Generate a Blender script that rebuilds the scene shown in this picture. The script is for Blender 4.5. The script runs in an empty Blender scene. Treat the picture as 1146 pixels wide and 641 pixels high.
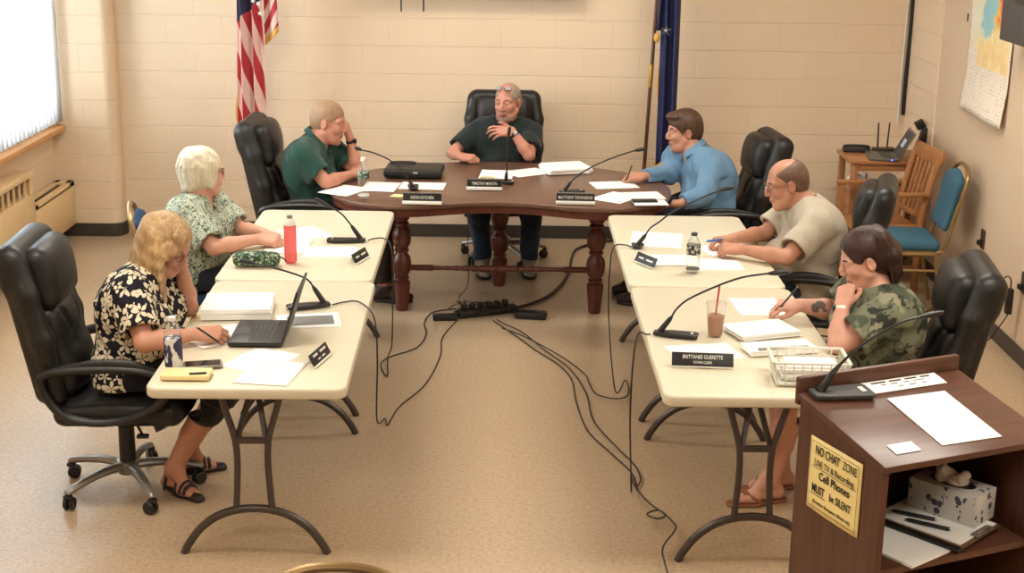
EXPOSURE = -0.10
WORLD_STRENGTH = 8.0
LAMP_POWER = 42.0
LAMP_BACK = 0.5
WINDOW_POWER = 430.0
HSCALE = 1.0
BLOCK_OFF = 0.12
import bpy, bmesh, math, random
import numpy as np
from mathutils import Vector, Matrix, Euler

random.seed(7)
PI = math.pi
sc = bpy.context.scene
COL = sc.collection

# ------------------------------------------------------------------ camera
CAM_F, CAM_PITCH, CAM_YAW, CAM_ROLL, CAM_H = 1614.4, 0.2747, -0.0015, -0.0142, 2.6036
def cam_axes():
    cp, sp, cy, sy = math.cos(CAM_PITCH), math.sin(CAM_PITCH), math.cos(CAM_YAW), math.sin(CAM_YAW)
    w = Vector((sy*cp, cy*cp, -sp)); r = Vector((cy, -sy, 0)); d = w.cross(r)
    c, s = math.cos(CAM_ROLL), math.sin(CAM_ROLL)
    return c*r + s*d, c*d - s*r, w
_r, _d, _w = cam_axes()
cam_data = bpy.data.cameras.new('camera')
cam_data.sensor_fit = 'HORIZONTAL'; cam_data.sensor_width = 36.0
cam_data.lens = CAM_F/1146*36.0
cam_data.clip_start = 0.05; cam_data.clip_end = 100
cam = bpy.data.objects.new('camera', cam_data); COL.objects.link(cam)
_m = Matrix((( _r.x, -_d.x, -_w.x, 0), (_r.y, -_d.y, -_w.y, 0), (_r.z, -_d.z, -_w.z, CAM_H), (0, 0, 0, 1)))
cam.matrix_world = _m
sc.camera = cam
def ray(x, y): return _w + (x-573)/CAM_F*_r + (y-320.5)/CAM_F*_d
def gz(x, y, z):                     # where the sight line of a photo point meets height z
    v = ray(x, y); t = (z-CAM_H)/v.z; return Vector((v.x*t, v.y*t, z))
def gy(x, y, Y):                     # ... meets depth Y
    v = ray(x, y); t = Y/v.y; return Vector((v.x*t, Y, CAM_H+v.z*t))

# ------------------------------------------------------------------ view, world, lamps
sc.view_settings.view_transform = 'Standard'; sc.view_settings.look = 'None'
sc.view_settings.gamma = 1.0; sc.view_settings.use_curve_mapping = False
sc.view_settings.exposure = EXPOSURE
sc.cycles.use_denoising = True
sc.cycles.max_bounces = 8; sc.cycles.transparent_max_bounces = 16
sc.cycles.caustics_reflective = False; sc.cycles.caustics_refractive = False
wd = bpy.data.worlds.new('daylight'); sc.world = wd; wd.use_nodes = True
wd.node_tree.nodes['Background'].inputs[0].default_value = (0.86, 0.93, 1.0, 1)
wd.node_tree.nodes['Background'].inputs[1].default_value = WORLD_STRENGTH
def area(name, loc, size, power, color, rot):
    l = bpy.data.lights.new(name, 'AREA'); l.shape = 'RECTANGLE'; l.size, l.size_y = size
    l.energy = power; l.color = color
    o = bpy.data.objects.new(name, l); COL.objects.link(o); o.location = loc; o.rotation_euler = rot
    return o
CEIL = 2.92
FIX = [(x, y) for y in (2.2, 4.9, 7.6) for x in (-1.75, 1.75)] + [(0.0, 9.2)]
for fx, fy in FIX:
    area('ceiling_lamp', (fx, fy, CEIL-0.045), (1.15, 0.52), LAMP_POWER*(LAMP_BACK if fy > 9 else 1), (1.0, 0.94, 0.84), (0, 0, 0))
area('window_daylight', (-3.75, 9.0, 1.75), (1.7, 4.4), WINDOW_POWER, (0.93, 0.97, 1.0), (0, -PI/2, 0))

# ------------------------------------------------------------------ helpers: naming
def prop(o, label=None, cat=None, group=None, kind=None):
    if label: o['label'] = label
    if cat: o['category'] = cat
    if group: o['group'] = group
    if kind: o['kind'] = kind
    return o
def thing(name, label, cat, loc=(0, 0, 0), rotz=0.0, group=None):
    o = bpy.data.objects.new(name, None); COL.objects.link(o)
    o.empty_display_size = 0.1
    o.location = loc; o.rotation_euler = (0, 0, rotz)
    return prop(o, label, cat, group)
def copy_tree(o, parent=None):
    c = o.copy(); COL.objects.link(c)
    if parent is not None: c.parent = parent
    for ch in list(o.children): copy_tree(ch, c)
    return c
def dup(o, loc, rotz, label, group=None):
    c = copy_tree(o); c.location = loc; c.rotation_euler = (0, 0, rotz); c['label'] = label
    if group: c['group'] = group
    return c

# ------------------------------------------------------------------ helpers: materials
def lin(c):
    if isinstance(c, str): c = tuple(int(c[i:i+2], 16) for i in (0, 2, 4))
    f = lambda v: (v/12.92 if v <= 0.04045 else ((v+0.055)/1.055)**2.4)
    return tuple(f(v/255) for v in c[:3]) + (1.0,)
MATS = {}
class NT:
    def __init__(s, name):
        s.m = bpy.data.materials.new(name); s.m.use_nodes = True
        s.t = s.m.node_tree; s.b = s.t.nodes['Principled BSDF']; MATS[name] = s.m
    def n(s, typ, **kw):
        nd = s.t.nodes.new('ShaderNode'+typ)
        for k, v in kw.items():
            if k.startswith('i_'):
                key = k[2:]
                key = int(key) if key.isdigit() else key.replace('_', ' ')
                nd.inputs[key].default_value = v
            else: setattr(nd, k, v)
        return nd
    def l(s, a, b): s.t.links.new(a, b)
    def coord(s, kind='Object', scale=(1, 1, 1), rot=(0, 0, 0), loc=(0, 0, 0)):
        tc = s.n('TexCoord'); mp = s.n('Mapping')
        mp.inputs['Scale'].default_value = scale; mp.inputs['Rotation'].default_value = rot; mp.inputs['Location'].default_value = loc
        s.l(tc.outputs[kind], mp.inputs[0]); return mp.outputs[0]
    def mix(s, fac, a, b, mode='MIX'):
        x = s.n('Mix', data_type='RGBA', blend_type=mode)
        for i, v in ((0, fac), (6, a), (7, b)):
            if hasattr(v, 'links'): s.l(v, x.inputs[i])
            else: x.inputs[i].default_value = v
        return x.outputs[2]
    def math(s, op, a, b=None, c=None):
        x = s.n('Math', operation=op)
        for i, v in enumerate((a, b, c)):
            if v is None: continue
            if hasattr(v, 'links'): s.l(v, x.inputs[i])
            else: x.inputs[i].default_value = v
        return x.outputs[0]
    def ramp(s, fac, stops, interp='LINEAR'):
        r = s.n('ValToRGB'); r.color_ramp.interpolation = interp
        e = r.color_ramp.elements
        while len(e) < len(stops): e.new(0.5)
        for el, (p, c) in zip(e, stops): el.position = p; el.color = c if len(c) == 4 else lin(c)
        s.l(fac, r.inputs[0]); return r.outputs[0]
    def noise(s, vec, scale, detail=3, rough=0.55, dist=0.0):
        x = s.n('TexNoise'); x.inputs['Scale'].default_value = scale; x.inputs['Detail'].default_value = detail
        x.inputs['Roughness'].default_value = rough; x.inputs['Distortion'].default_value = dist
        if vec is not None: s.l(vec, x.inputs['Vector'])
        return x.outputs[0]
    def bump(s, h, strength=0.3, dist=0.005):
        b = s.n('Bump'); b.inputs['Strength'].default_value = strength; b.inputs['Distance'].default_value = dist
        s.l(h, b.inputs['Height']); s.l(b.outputs[0], s.b.inputs['Normal'])
    def base(s, c):
        if hasattr(c, 'links'): s.l(c, s.b.inputs['Base Color'])
        else: s.b.inputs['Base Color'].default_value = c
    def set(s, rough=0.5, metal=0.0, spec=0.5, **kw):
        s.b.inputs['Roughness'].default_value = rough; s.b.inputs['Metallic'].default_value = metal
        s.b.inputs['Specular IOR Level'].default_value = spec
        for k, v in kw.items(): s.b.inputs[k.replace('_', ' ')].default_value = v
        return s.m
def mat(name, c, rough=0.5, metal=0.0, spec=0.5, var=0.08, vs=14.0, bump=0.0, bs=120.0, **kw):
    """plain surface: base colour with a slight mottling, optional fine bump"""
    if name in MATS: return MATS[name]
    t = NT(name); v = t.coord()
    c = lin(c)
    nz = t.noise(v, vs, 4)
    t.base(t.mix(nz, tuple(x*(1-var) for x in c[:3])+(1,), tuple(min(1, x*(1+var)) for x in c[:3])+(1,)))
    if bump: t.bump(t.noise(v, bs, 3), bump, 0.003)
    return t.set(rough, metal, spec, **kw)
def wood(name, c1, c2, rough=0.35, axis=0, scale=3.0, stretch=14.0, spec=0.5):
    if name in MATS: return MATS[name]
    t = NT(name); sca = [stretch]*3; sca[axis] = 1.0
    v = t.coord(scale=tuple(sca))
    nz = t.noise(v, scale, 6, 0.6, 0.4)
    nf = t.noise(v, scale*5, 3)
    f = t.math('MULTIPLY_ADD', nf, 0.35, t.math('MULTIPLY', nz, 0.75))
    t.base(t.ramp(f, [(0.32, lin(c1)), (0.72, lin(c2))]))
    t.bump(f, 0.08, 0.001)
    return t.set(rough, 0, spec)

# ------------------------------------------------------------------ helpers: meshes
def frame_from(dirv, up=(0, 0, 1)):
    z = Vector(dirv).normalized(); u = Vector(up)
    if abs(z.dot(u)) > 0.98: u = Vector((1, 0, 0)) if abs(z.x) < 0.9 else Vector((0, 1, 0))
    x = u.cross(z).normalized(); y = z.cross(x)
    return x, y, z
class MB:
    def __init__(s): s.v = []; s.f = []; s.m = []; s.cur = 0
    def add(s, vs, fs):
        o = len(s.v); s.v += [tuple(p) for p in vs]
        s.f += [tuple(i+o for i in f) for f in fs]; s.m += [s.cur]*len(fs); return s
    def mat(s, i): s.cur = i; return s
    def box(s, c, size, rot=None, bev=0.0, seg=2):
        bm = bmesh.new(); bmesh.ops.create_cube(bm, size=1.0)
        for v in bm.verts: v.co = Vector((v.co.x*size[0], v.co.y*size[1], v.co.z*size[2]))
        if bev: bmesh.ops.bevel(bm, geom=list(bm.edges), offset=min(bev, 0.49*min(size)), segments=seg, profile=0.5, affect='EDGES')
        M = Matrix.Identity(3) if rot is None else (rot if isinstance(rot, Matrix) else Euler(rot).to_matrix())
        bm.verts.index_update()
        s.add([M @ v.co + Vector(c) for v in bm.verts], [[v.index for v in f.verts] for f in bm.faces]); bm.free(); return s
    def bar(s, p0, p1, w, h, up=(0, 0, 1), bev=0.0):
        p0, p1 = Vector(p0), Vector(p1); x, y, z = frame_from(p1-p0, up)
        M = Matrix((x, y, z)).transposed()
        return s.box((p0+p1)/2, (w, h, (p1-p0).length), M, bev)
    def tube(s, pts, r, n=10, caps=True, flat=1.0, up=(0, 0, 1), smooth=0):
        pts = [Vector(p) for p in pts]
        if smooth: pts = spline(pts, smooth)
        N = len(pts); rs = r if hasattr(r, '__len__') else [r]*N
        if len(rs) != N: rs = [float(np.interp(i/(N-1), np.linspace(0, 1, len(rs)), rs)) for i in range(N)]
        vs = []; t0 = (pts[1]-pts[0]).normalized(); x, y, _ = frame_from(t0, up); pt = t0
        for i, p in enumerate(pts):
            t = (pts[min(i+1, N-1)]-pts[max(i-1, 0)]).normalized()
            q = pt.rotation_difference(t); x = q @ x; y = q @ y; pt = t
            for k in range(n):
                a = 2*PI*k/n; vs.append(p + x*(math.cos(a)*rs[i]) + y*(math.sin(a)*rs[i]*flat))
        fs = [(i*n+k, i*n+(k+1) % n, (i+1)*n+(k+1) % n, (i+1)*n+k) for i in range(N-1) for k in range(n)]
        if caps: fs += [tuple(range(n-1, -1, -1)), tuple((N-1)*n+k for k in range(n))]
        return s.add(vs, fs)
    def cyl(s, p0, p1, r0, r1=None, n=20): return s.tube([p0, p1], [r0, r0 if r1 is None else r1], n)
    def lathe(s, prof, o=(0, 0, 0), axis=(0, 0, 1), n=24):
        o = Vector(o); x, y, z = frame_from(axis)
        vs = [o + z*h + x*(math.cos(2*PI*k/n)*max(r, 1e-5)) + y*(math.sin(2*PI*k/n)*max(r, 1e-5)) for r, h in prof for k in range(n)]
        N = len(prof)
        fs = [(i*n+k, i*n+(k+1) % n, (i+1)*n+(k+1) % n, (i+1)*n+k) for i in range(N-1) for k in range(n)]
        fs += [tuple(range(n-1, -1, -1)), tuple((N-1)*n+k for k in range(n))]
        return s.add(vs, fs)
    def prism(s, outline, z0, z1, bev=0.0, seg=3):
        bm = bmesh.new(); vs = [bm.verts.new((x, y, z0)) for x, y in outline]; f = bm.faces.new(vs)
        r = bmesh.ops.extrude_face_region(bm, geom=[f])
        top = [g for g in r['geom'] if isinstance(g, bmesh.types.BMVert)]
        for v in top: v.co.z = z1
        bmesh.ops.recalc_face_normals(bm, faces=list(bm.faces))
        if bev:
            eds = [e for e in bm.edges if abs(e.verts[0].co.z-e.verts[1].co.z) < 1e-6]
            bmesh.ops.bevel(bm, geom=eds, offset=bev, segments=seg, profile=0.5, affect='EDGES')
        bm.verts.index_update()
        s.add([v.co.copy() for v in bm.verts], [[v.index for v in f.verts] for f in bm.faces]); bm.free(); return s
    def ball(s, c, r, nu=16, nv=10, rot=None):
        r = (r, r, r) if not hasattr(r, '__len__') else r
        M = Matrix.Identity(3) if rot is None else (rot if isinstance(rot, Matrix) else Euler(rot).to_matrix())
        vs = []; 
        for j in range(1, nv):
            th = PI*j/nv
            for i in range(nu):
                ph = 2*PI*i/nu
                vs.append(M @ Vector((r[0]*math.sin(th)*math.cos(ph), r[1]*math.sin(th)*math.sin(ph), r[2]*math.cos(th))) + Vector(c))
        vs += [M @ Vector((0, 0, r[2])) + Vector(c), M @ Vector((0, 0, -r[2])) + Vector(c)]
        a, b = len(vs)-2, len(vs)-1
        fs = [(j*nu+i, (j+1)*nu+i, (j+1)*nu+(i+1) % nu, j*nu+(i+1) % nu) for j in range(nv-2) for i in range(nu)]
        fs += [(a, i, (i+1) % nu) for i in range(nu)] + [(b, (nv-2)*nu+(i+1) % nu, (nv-2)*nu+i) for i in range(nu)]
        return s.add(vs, fs)
    def grid(s, fn, nu, nv):
        vs = [fn(i/nu, j/nv) for j in range(nv+1) for i in range(nu+1)]
        fs = [(j*(nu+1)+i, j*(nu+1)+i+1, (j+1)*(nu+1)+i+1, (j+1)*(nu+1)+i) for j in range(nv) for i in range(nu)]
        return s.add(vs, fs)
    def build(s, name, mats, parent=None, smooth=True, ang=40, off=None):
        me = bpy.data.meshes.new(name)
        vs = s.v if off is None else [(v[0]-off[0], v[1]-off[1], v[2]-off[2]) for v in s.v]
        me.from_pydata(vs, [], s.f); me.validate()
        for m in (mats if isinstance(mats, (list, tuple)) else [mats]): me.materials.append(m)
        if len(s.m) == len(me.polygons): me.polygons.foreach_set('material_index', s.m)
        if smooth:
            me.polygons.foreach_set('use_smooth', [True]*len(me.polygons))
            try: me.set_sharp_from_angle(angle=math.radians(ang))
            except Exception: pass
        me.update()
        o = bpy.data.objects.new(name, me); COL.objects.link(o)
        if parent is not None: o.parent = parent
        return o
def spline(pts, sub=6):
    P = [Vector(p) for p in pts]; out = []
    for i in range(len(P)-1):
        a, b, c, d = P[max(i-1, 0)], P[i], P[i+1], P[min(i+2, len(P)-1)]
        for k in range(sub):
            t = k/sub; t2 = t*t; t3 = t2*t
            out.append(0.5*((2*b)+(c-a)*t+(2*a-5*b+4*c-d)*t2+(3*b-a-3*c+d)*t3))
    out.append(P[-1]); return out
def thicken(o, t, offset=0):
    m = o.modifiers.new('solid', 'SOLIDIFY'); m.thickness = t; m.offset = offset; return o
def text_mesh(name, s, size, m, parent, loc, M, ext=0.0004, align='CENTER', sx=1.0, font_bold=0.0):
    """lettering as a real raised mesh; M: 3x3 with text right, text up, text normal as columns"""
    cu = bpy.data.curves.new(name, 'FONT'); cu.body = s; cu.size = size; cu.align_x = align; cu.align_y = 'CENTER'
    cu.extrude = ext; cu.resolution_u = 3; cu.offset = font_bold
    tmp = bpy.data.objects.new(name, cu); COL.objects.link(tmp)
    dg = bpy.context.evaluated_depsgraph_get(); dg.update()
    me = bpy.data.meshes.new_from_object(tmp.evaluated_get(dg))
    bpy.data.objects.remove(tmp)
    M4 = M.to_4x4(); 
    for v in me.vertices: v.co = M @ Vector((v.co.x*sx, v.co.y, v.co.z)) + Vector(loc)
    me.materials.clear(); me.materials.append(m)
    o = bpy.data.objects.new(name, me); COL.objects.link(o)
    if parent is not None: o.parent = parent
    return o

# ------------------------------------------------------------------ helpers: implicit surfaces (soft, continuous shapes)
class SDF:
    def __init__(s): s.ops = []
    def cone(s, p0, r0, p1, r1, k=0.02, mode='u', tag=''):
        s.ops.append(('c', mode, k, np.array(p0, float), float(r0), np.array(p1, float), float(r1), tag)); return s
    def cap(s, p0, r0, p1, r1, k=0.01, mode='u', tag=''):
        s.ops.append(('k', mode, k, np.array(p0, float), float(r0), np.array(p1, float), float(r1), tag)); return s
    def chain(s, pts, rs, k=0.02, mode='u', tag=''):
        for i in range(len(pts)-1): s.cone(pts[i], rs[i], pts[i+1], rs[i+1], k, mode, tag)
        return s
    def ell(s, c, r, R=None, k=0.02, mode='u', tag=''):
        R = np.eye(3) if R is None else np.array(R, float)
        r = (r, r, r) if not hasattr(r, '__len__') else r
        s.ops.append(('e', mode, k, np.array(c, float), np.array(r, float), R, tag)); return s
    def rbox(s, c, half, rad, R=None, k=0.02, mode='u', tag=''):
        R = np.eye(3) if R is None else np.array(R, float)
        s.ops.append(('b', mode, k, np.array(c, float), np.array(half, float), float(rad), R, tag)); return s
    def plane(s, p, n, k=0.004):            # keeps the side the normal points away from
        n = np.array(n, float); n /= np.linalg.norm(n)
        s.ops.append(('p', 'x', k, n, float(n @ np.array(p, float)))); return s
    def fn(s, f): s.ops.append(('f', 'f', 0, f)); return s
    def bounds(s):
        lo = np.full(3, 1e9); hi = -lo
        for o in s.ops:
            if o[1] != 'u': continue
            if o[0] in 'ck':
                for p, r in ((o[3], o[4]), (o[5], o[6])): lo = np.minimum(lo, p-r); hi = np.maximum(hi, p+r)
            elif o[0] == 'e':
                e = np.sqrt(((o[5]*o[4][None, :])**2).sum(1)); lo = np.minimum(lo, o[3]-e); hi = np.maximum(hi, o[3]+e)
            elif o[0] == 'b':
                e = np.abs(o[6]) @ o[4]; lo = np.minimum(lo, o[3]-e); hi = np.maximum(hi, o[3]+e)
        return lo, hi
    def eval(s, h, pad=0.03):
        lo, hi = s.bounds(); lo = lo-pad; hi = hi+pad
        n = np.ceil((hi-lo)/h).astype(int)+1
        ax = [(lo[i]+h*np.arange(n[i])).astype(np.float32) for i in range(3)]
        F = np.full(n, 0.15, np.float32)
        for o in s.ops:
            t, mode, k = o[0], o[1], o[2]
            if t == 'p':
                d = (ax[0]*o[3][0])[:, None, None]+(ax[1]*o[3][1])[None, :, None]+(ax[2]*o[3][2])[None, None, :]-np.float32(o[4])
                np.maximum(F, d, out=F); continue
            if t == 'f':
                F = o[3](F, ax); continue
            if t in 'ck': a = np.minimum(o[3]-o[4], o[5]-o[6]); b = np.maximum(o[3]+o[4], o[5]+o[6])
            elif t == 'e': e = np.sqrt(((o[5]*o[4][None, :])**2).sum(1)); a = o[3]-e; b = o[3]+e
            else: e = np.abs(o[6]) @ o[4]; a = o[3]-e; b = o[3]+e
            m = k+3*h+0.006; a = a-m; b = b+m
            i0 = np.maximum(np.floor((a-lo)/h).astype(int), 0); i1 = np.minimum(np.ceil((b-lo)/h).astype(int)+1, n)
            if (i1 <= i0).any(): continue
            sl = tuple(slice(i0[i], i1[i]) for i in range(3))
            X = ax[0][sl[0]][:, None, None]; Y = ax[1][sl[1]][None, :, None]; Z = ax[2][sl[2]][None, None, :]
            if t in 'ck':
                p, q = o[3].astype(np.float32), o[5].astype(np.float32); v = q-p; L2 = float(v @ v)+1e-12
                u0 = ((X-p[0])*v[0]+(Y-p[1])*v[1]+(Z-p[2])*v[2])/L2; u = np.clip(u0, 0, 1) if t == 'c' else u0
                d = np.sqrt((X-p[0]-u*v[0])**2+(Y-p[1]-u*v[1])**2+(Z-p[2]-u*v[2])**2)-(o[4]+(o[6]-o[4])*u)
                if t == 'k': d = np.maximum(d, np.maximum(-u0, u0-1)*math.sqrt(L2))
            else:
                c = o[3].astype(np.float32); R = (o[5] if t == 'e' else o[6]).astype(np.float32)
                dx, dy, dz = X-c[0], Y-c[1], Z-c[2]
                l0 = dx*R[0, 0]+dy*R[1, 0]+dz*R[2, 0]; l1 = dx*R[0, 1]+dy*R[1, 1]+dz*R[2, 1]; l2 = dx*R[0, 2]+dy*R[1, 2]+dz*R[2, 2]
                if t == 'e':
                    r = o[4].astype(np.float32)
                    k0 = np.sqrt((l0/r[0])**2+(l1/r[1])**2+(l2/r[2])**2); k1 = np.sqrt((l0/r[0]**2)**2+(l1/r[1]**2)**2+(l2/r[2]**2)**2)+1e-9
                    d = k0*(k0-1)/k1
                else:
                    hf = o[4].astype(np.float32)-np.float32(o[5])
                    q0, q1, q2 = np.abs(l0)-hf[0], np.abs(l1)-hf[1], np.abs(l2)-hf[2]
                    d = np.sqrt(np.maximum(q0, 0)**2+np.maximum(q1, 0)**2+np.maximum(q2, 0)**2)+np.minimum(np.maximum(q0, np.maximum(q1, q2)), 0)-np.float32(o[5])
            A = F[sl]
            if mode == 'u':
                hh = np.maximum(k-np.abs(A-d), 0)/max(k, 1e-6); F[sl] = np.minimum(A, d)-hh*hh*(k*0.25)
            else:
                d = -d; hh = np.maximum(k-np.abs(A-d), 0)/max(k, 1e-6); F[sl] = np.maximum(A, d)+hh*hh*(k*0.25)
        return F, lo, h
    def mesh(s, h):
        F, lo, h = s.eval(h*HSCALE)
        F[0], F[-1], F[:, 0], F[:, -1], F[:, :, 0], F[:, :, -1] = [0.1]*6
        return surface_nets(F, lo, h)
    def build(s, name, mats, parent, h, off=(0, 0, 0), assign=None, relax=1, keep_largest=True):
        V, Q = s.mesh(h)
        if relax: V = smooth_mesh(V, Q, relax)
        if keep_largest: V, Q = largest(V, Q)
        me = bpy.data.meshes.new(name)
        Vo = V-np.array(off)
        me.vertices.add(len(V)); me.vertices.foreach_set('co', Vo.astype(np.float32).ravel())
        me.loops.add(4*len(Q)); me.loops.foreach_set('vertex_index', Q.astype(np.int32).ravel())
        me.polygons.add(len(Q)); me.polygons.foreach_set('loop_start', np.arange(0, 4*len(Q), 4, dtype=np.int32))
        me.polygons.foreach_set('use_smooth', np.ones(len(Q), bool))
        for m in (mats if isinstance(mats, (list, tuple)) else [mats]): me.materials.append(m)
        if assign is not None:
            C = V[Q].mean(1); idx = np.zeros(len(Q), np.int32)
            for fn_, i in assign: idx[fn_(C)] = i
            me.polygons.foreach_set('material_index', idx)
        me.update(calc_edges=True); me.validate()
        o = bpy.data.objects.new(name, me); COL.objects.link(o)
        if parent is not None: o.parent = parent
        return o
def surface_nets(F, lo, h):
    I = F < 0
    n = np.array(F.shape)
    cnt = np.zeros(n-1, np.int8)
    offs = [(a, b, c) for a in (0, 1) for b in (0, 1) for c in (0, 1)]
    for a, b, c in offs: cnt += I[a:n[0]-1+a, b:n[1]-1+b, c:n[2]-1+c]
    act = np.argwhere((cnt > 0) & (cnt < 8))
    idx = np.full(n-1, -1, np.int32); idx[tuple(act.T)] = np.arange(len(act))
    val = {o: F[act[:, 0]+o[0], act[:, 1]+o[1], act[:, 2]+o[2]] for o in offs}
    S = np.zeros((len(act), 3)); W = np.zeros(len(act))
    for a in offs:
        for d in range(3):
            if a[d]: continue
            b = list(a); b[d] = 1; b = tuple(b)
            va, vb = val[a], val[b]; m = (va < 0) != (vb < 0)
            t = np.where(m, va/np.where(m, va-vb, 1), 0)
            P = np.array(a, float)[None, :].repeat(len(act), 0); P[:, d] += t
            S += P*m[:, None]; W += m
    V = (act+S/W[:, None])*h+np.array(lo)[None, :]
    quads = []
    for d in range(3):
        e, f = (d+1) % 3, (d+2) % 3
        sl0 = [slice(None)]*3; sl1 = [slice(None)]*3; sl0[d] = slice(0, -1); sl1[d] = slice(1, None)
        A, B = I[tuple(sl0)], I[tuple(sl1)]
        ed = np.argwhere(A != B)
        ed = ed[(ed[:, e] > 0) & (ed[:, f] > 0) & (ed[:, e] < n[e]-1) & (ed[:, f] < n[f]-1)]
        ins = A[tuple(ed.T)]
        def cell(de, df):
            c = ed.copy(); c[:, e] -= de; c[:, f] -= df; return idx[tuple(c.T)]
        q = np.stack([cell(1, 1), cell(0, 1), cell(0, 0), cell(1, 0)], 1)
        q[~ins] = q[~ins][:, ::-1]
        quads.append(q)
    Q = np.concatenate(quads); Q = Q[(Q >= 0).all(1)]
    return V, Q
def smooth_mesh(V, Q, it=1):
    E = np.concatenate([Q[:, [0, 1]], Q[:, [1, 2]], Q[:, [2, 3]], Q[:, [3, 0]]])
    for _ in range(it):
        S = np.zeros_like(V); C = np.bincount(E[:, 0], minlength=len(V))+np.bincount(E[:, 1], minlength=len(V))
        for k in range(3):
            S[:, k] = np.bincount(E[:, 0], V[E[:, 1], k], len(V))+np.bincount(E[:, 1], V[E[:, 0], k], len(V))
        V = V*0.5+0.5*S/np.maximum(C, 1)[:, None]
    return V
def largest(V, Q):
    lab = np.arange(len(V))
    for _ in range(4000):
        m = lab[Q].min(1); new = lab.copy()
        for c in range(4): np.minimum.at(new, Q[:, c], m)
        new = new[new]
        if (new == lab).all(): break
        lab = new
    ids, c = np.unique(lab, return_counts=True); keep = lab == ids[c.argmax()]
    mp = np.cumsum(keep)-1
    return V[keep], mp[Q[keep[Q[:, 0]]]]
def rot3(yaw=0, pitch=0, roll=0):
    """columns = forward, left, up of a frame turned by yaw (z), pitched down (+) and rolled"""
    return np.array((Matrix.Rotation(yaw, 3, 'Z') @ Matrix.Rotation(pitch, 3, 'Y') @ Matrix.Rotation(roll, 3, 'X')))
def v3(*a): return np.array(a, float)
# ------------------------------------------------------------------ setting
def block_wall(name, c, uaxis, uoff, rough=0.45, bump=0.55):
    """painted concrete block laid in running bond, 8 x 16 inch"""
    t = NT(name); tc = t.n('TexCoord'); sp = t.n('SeparateXYZ'); t.l(tc.outputs['Object'], sp.inputs[0])
    cb = t.n('CombineXYZ'); u = t.math('ADD', sp.outputs[uaxis], uoff)
    t.l(u, cb.inputs[0]); t.l(sp.outputs[2], cb.inputs[1])
    br = t.n('TexBrick'); br.offset = 0.5; br.offset_frequency = 2; br.squash = 1.0
    br.inputs['Scale'].default_value = 1.0; br.inputs['Brick Width'].default_value = 0.4064; br.inputs['Row Height'].default_value = 0.2032
    br.inputs['Mortar Size'].default_value = 0.0055; br.inputs['Mortar Smooth'].default_value = 0.6
    t.l(cb.outputs[0], br.inputs['Vector'])
    nz = t.noise(tc.outputs['Object'], 3.0, 4); nf = t.noise(tc.outputs['Object'], 90.0, 4)
    c = lin(c); c1 = tuple(x*0.95 for x in c[:3])+(1,); c2 = tuple(min(1, x*1.04) for x in c[:3])+(1,)
    t.base(t.mix(nz, c1, c2))
    b2 = t.n('TexBrick'); b2.offset = 0.0
    for k, x in (('Scale', 1.0), ('Brick Width', 60.0), ('Row Height', 0.2032), ('Mortar Size', 0.0055), ('Mortar Smooth', 0.5)): b2.inputs[k].default_value = x
    cb2 = t.n('CombineXYZ'); t.l(t.math('ADD', u, 30.0), cb2.inputs[0]); t.l(sp.outputs[2], cb2.inputs[1]); t.l(cb2.outputs[0], b2.inputs['Vector'])
    jn = t.math('MULTIPLY_ADD', b2.outputs['Fac'], 0.75, t.math('MULTIPLY', br.outputs['Fac'], 0.25))
    h = t.math('MULTIPLY_ADD', jn, -1.0, t.math('MULTIPLY', nf, 0.16))
    t.bump(h, bump, 0.009)
    return t.set(rough, 0, 0.35)
WALL_C = (228, 205, 176)
m_blockX = block_wall('painted_block_back', WALL_C, 0, BLOCK_OFF)
m_blockY = block_wall('painted_block_side', WALL_C, 1, 0.13)
m_smooth = mat('painted_plaster', (212, 188, 160), 0.6, var=0.03, vs=2.0, bump=0.05, bs=60)
m_ceil = mat('ceiling_tile', (226, 218, 204), 0.8, var=0.03)
m_base = mat('rubber_baseboard', (62, 56, 50), 0.45, var=0.12, vs=8)

def floor_material():
    t = NT('vinyl_floor'); v = t.coord()
    n1 = t.noise(v, 55, 5, 0.7); n2 = t.noise(v, 170, 3, 0.6); n3 = t.noise(v, 1.3, 3)
    base = t.ramp(n1, [(0.30, (148, 126, 98)), (0.47, (179, 155, 126)), (0.60, (188, 165, 137)), (0.75, (206, 187, 160))])
    sp = t.ramp(n2, [(0.36, (1, 1, 1, 1)), (0.42, (0, 0, 0, 1))])
    c = t.mix(t.math('MULTIPLY', sp, 0.35), base, lin((130, 106, 80)))
    c = t.mix(t.math('MULTIPLY', n3, 0.22), c, lin((176, 150, 120)))
    br = t.n('TexBrick'); br.offset = 0.0
    for k, x in (('Scale', 1.0), ('Brick Width', 0.61), ('Row Height', 0.61), ('Mortar Size', 0.0014), ('Mortar Smooth', 0.3)): br.inputs[k].default_value = x
    t.l(t.coord(loc=(0.2, 0.17, 0)), br.inputs['Vector'])
    c = t.mix(t.math('MULTIPLY', br.outputs['Fac'], 0.22), c, lin((120, 95, 70)))
    t.base(c)
    return t.set(0.30, 0, 0.45)
m_floor = floor_material()

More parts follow.
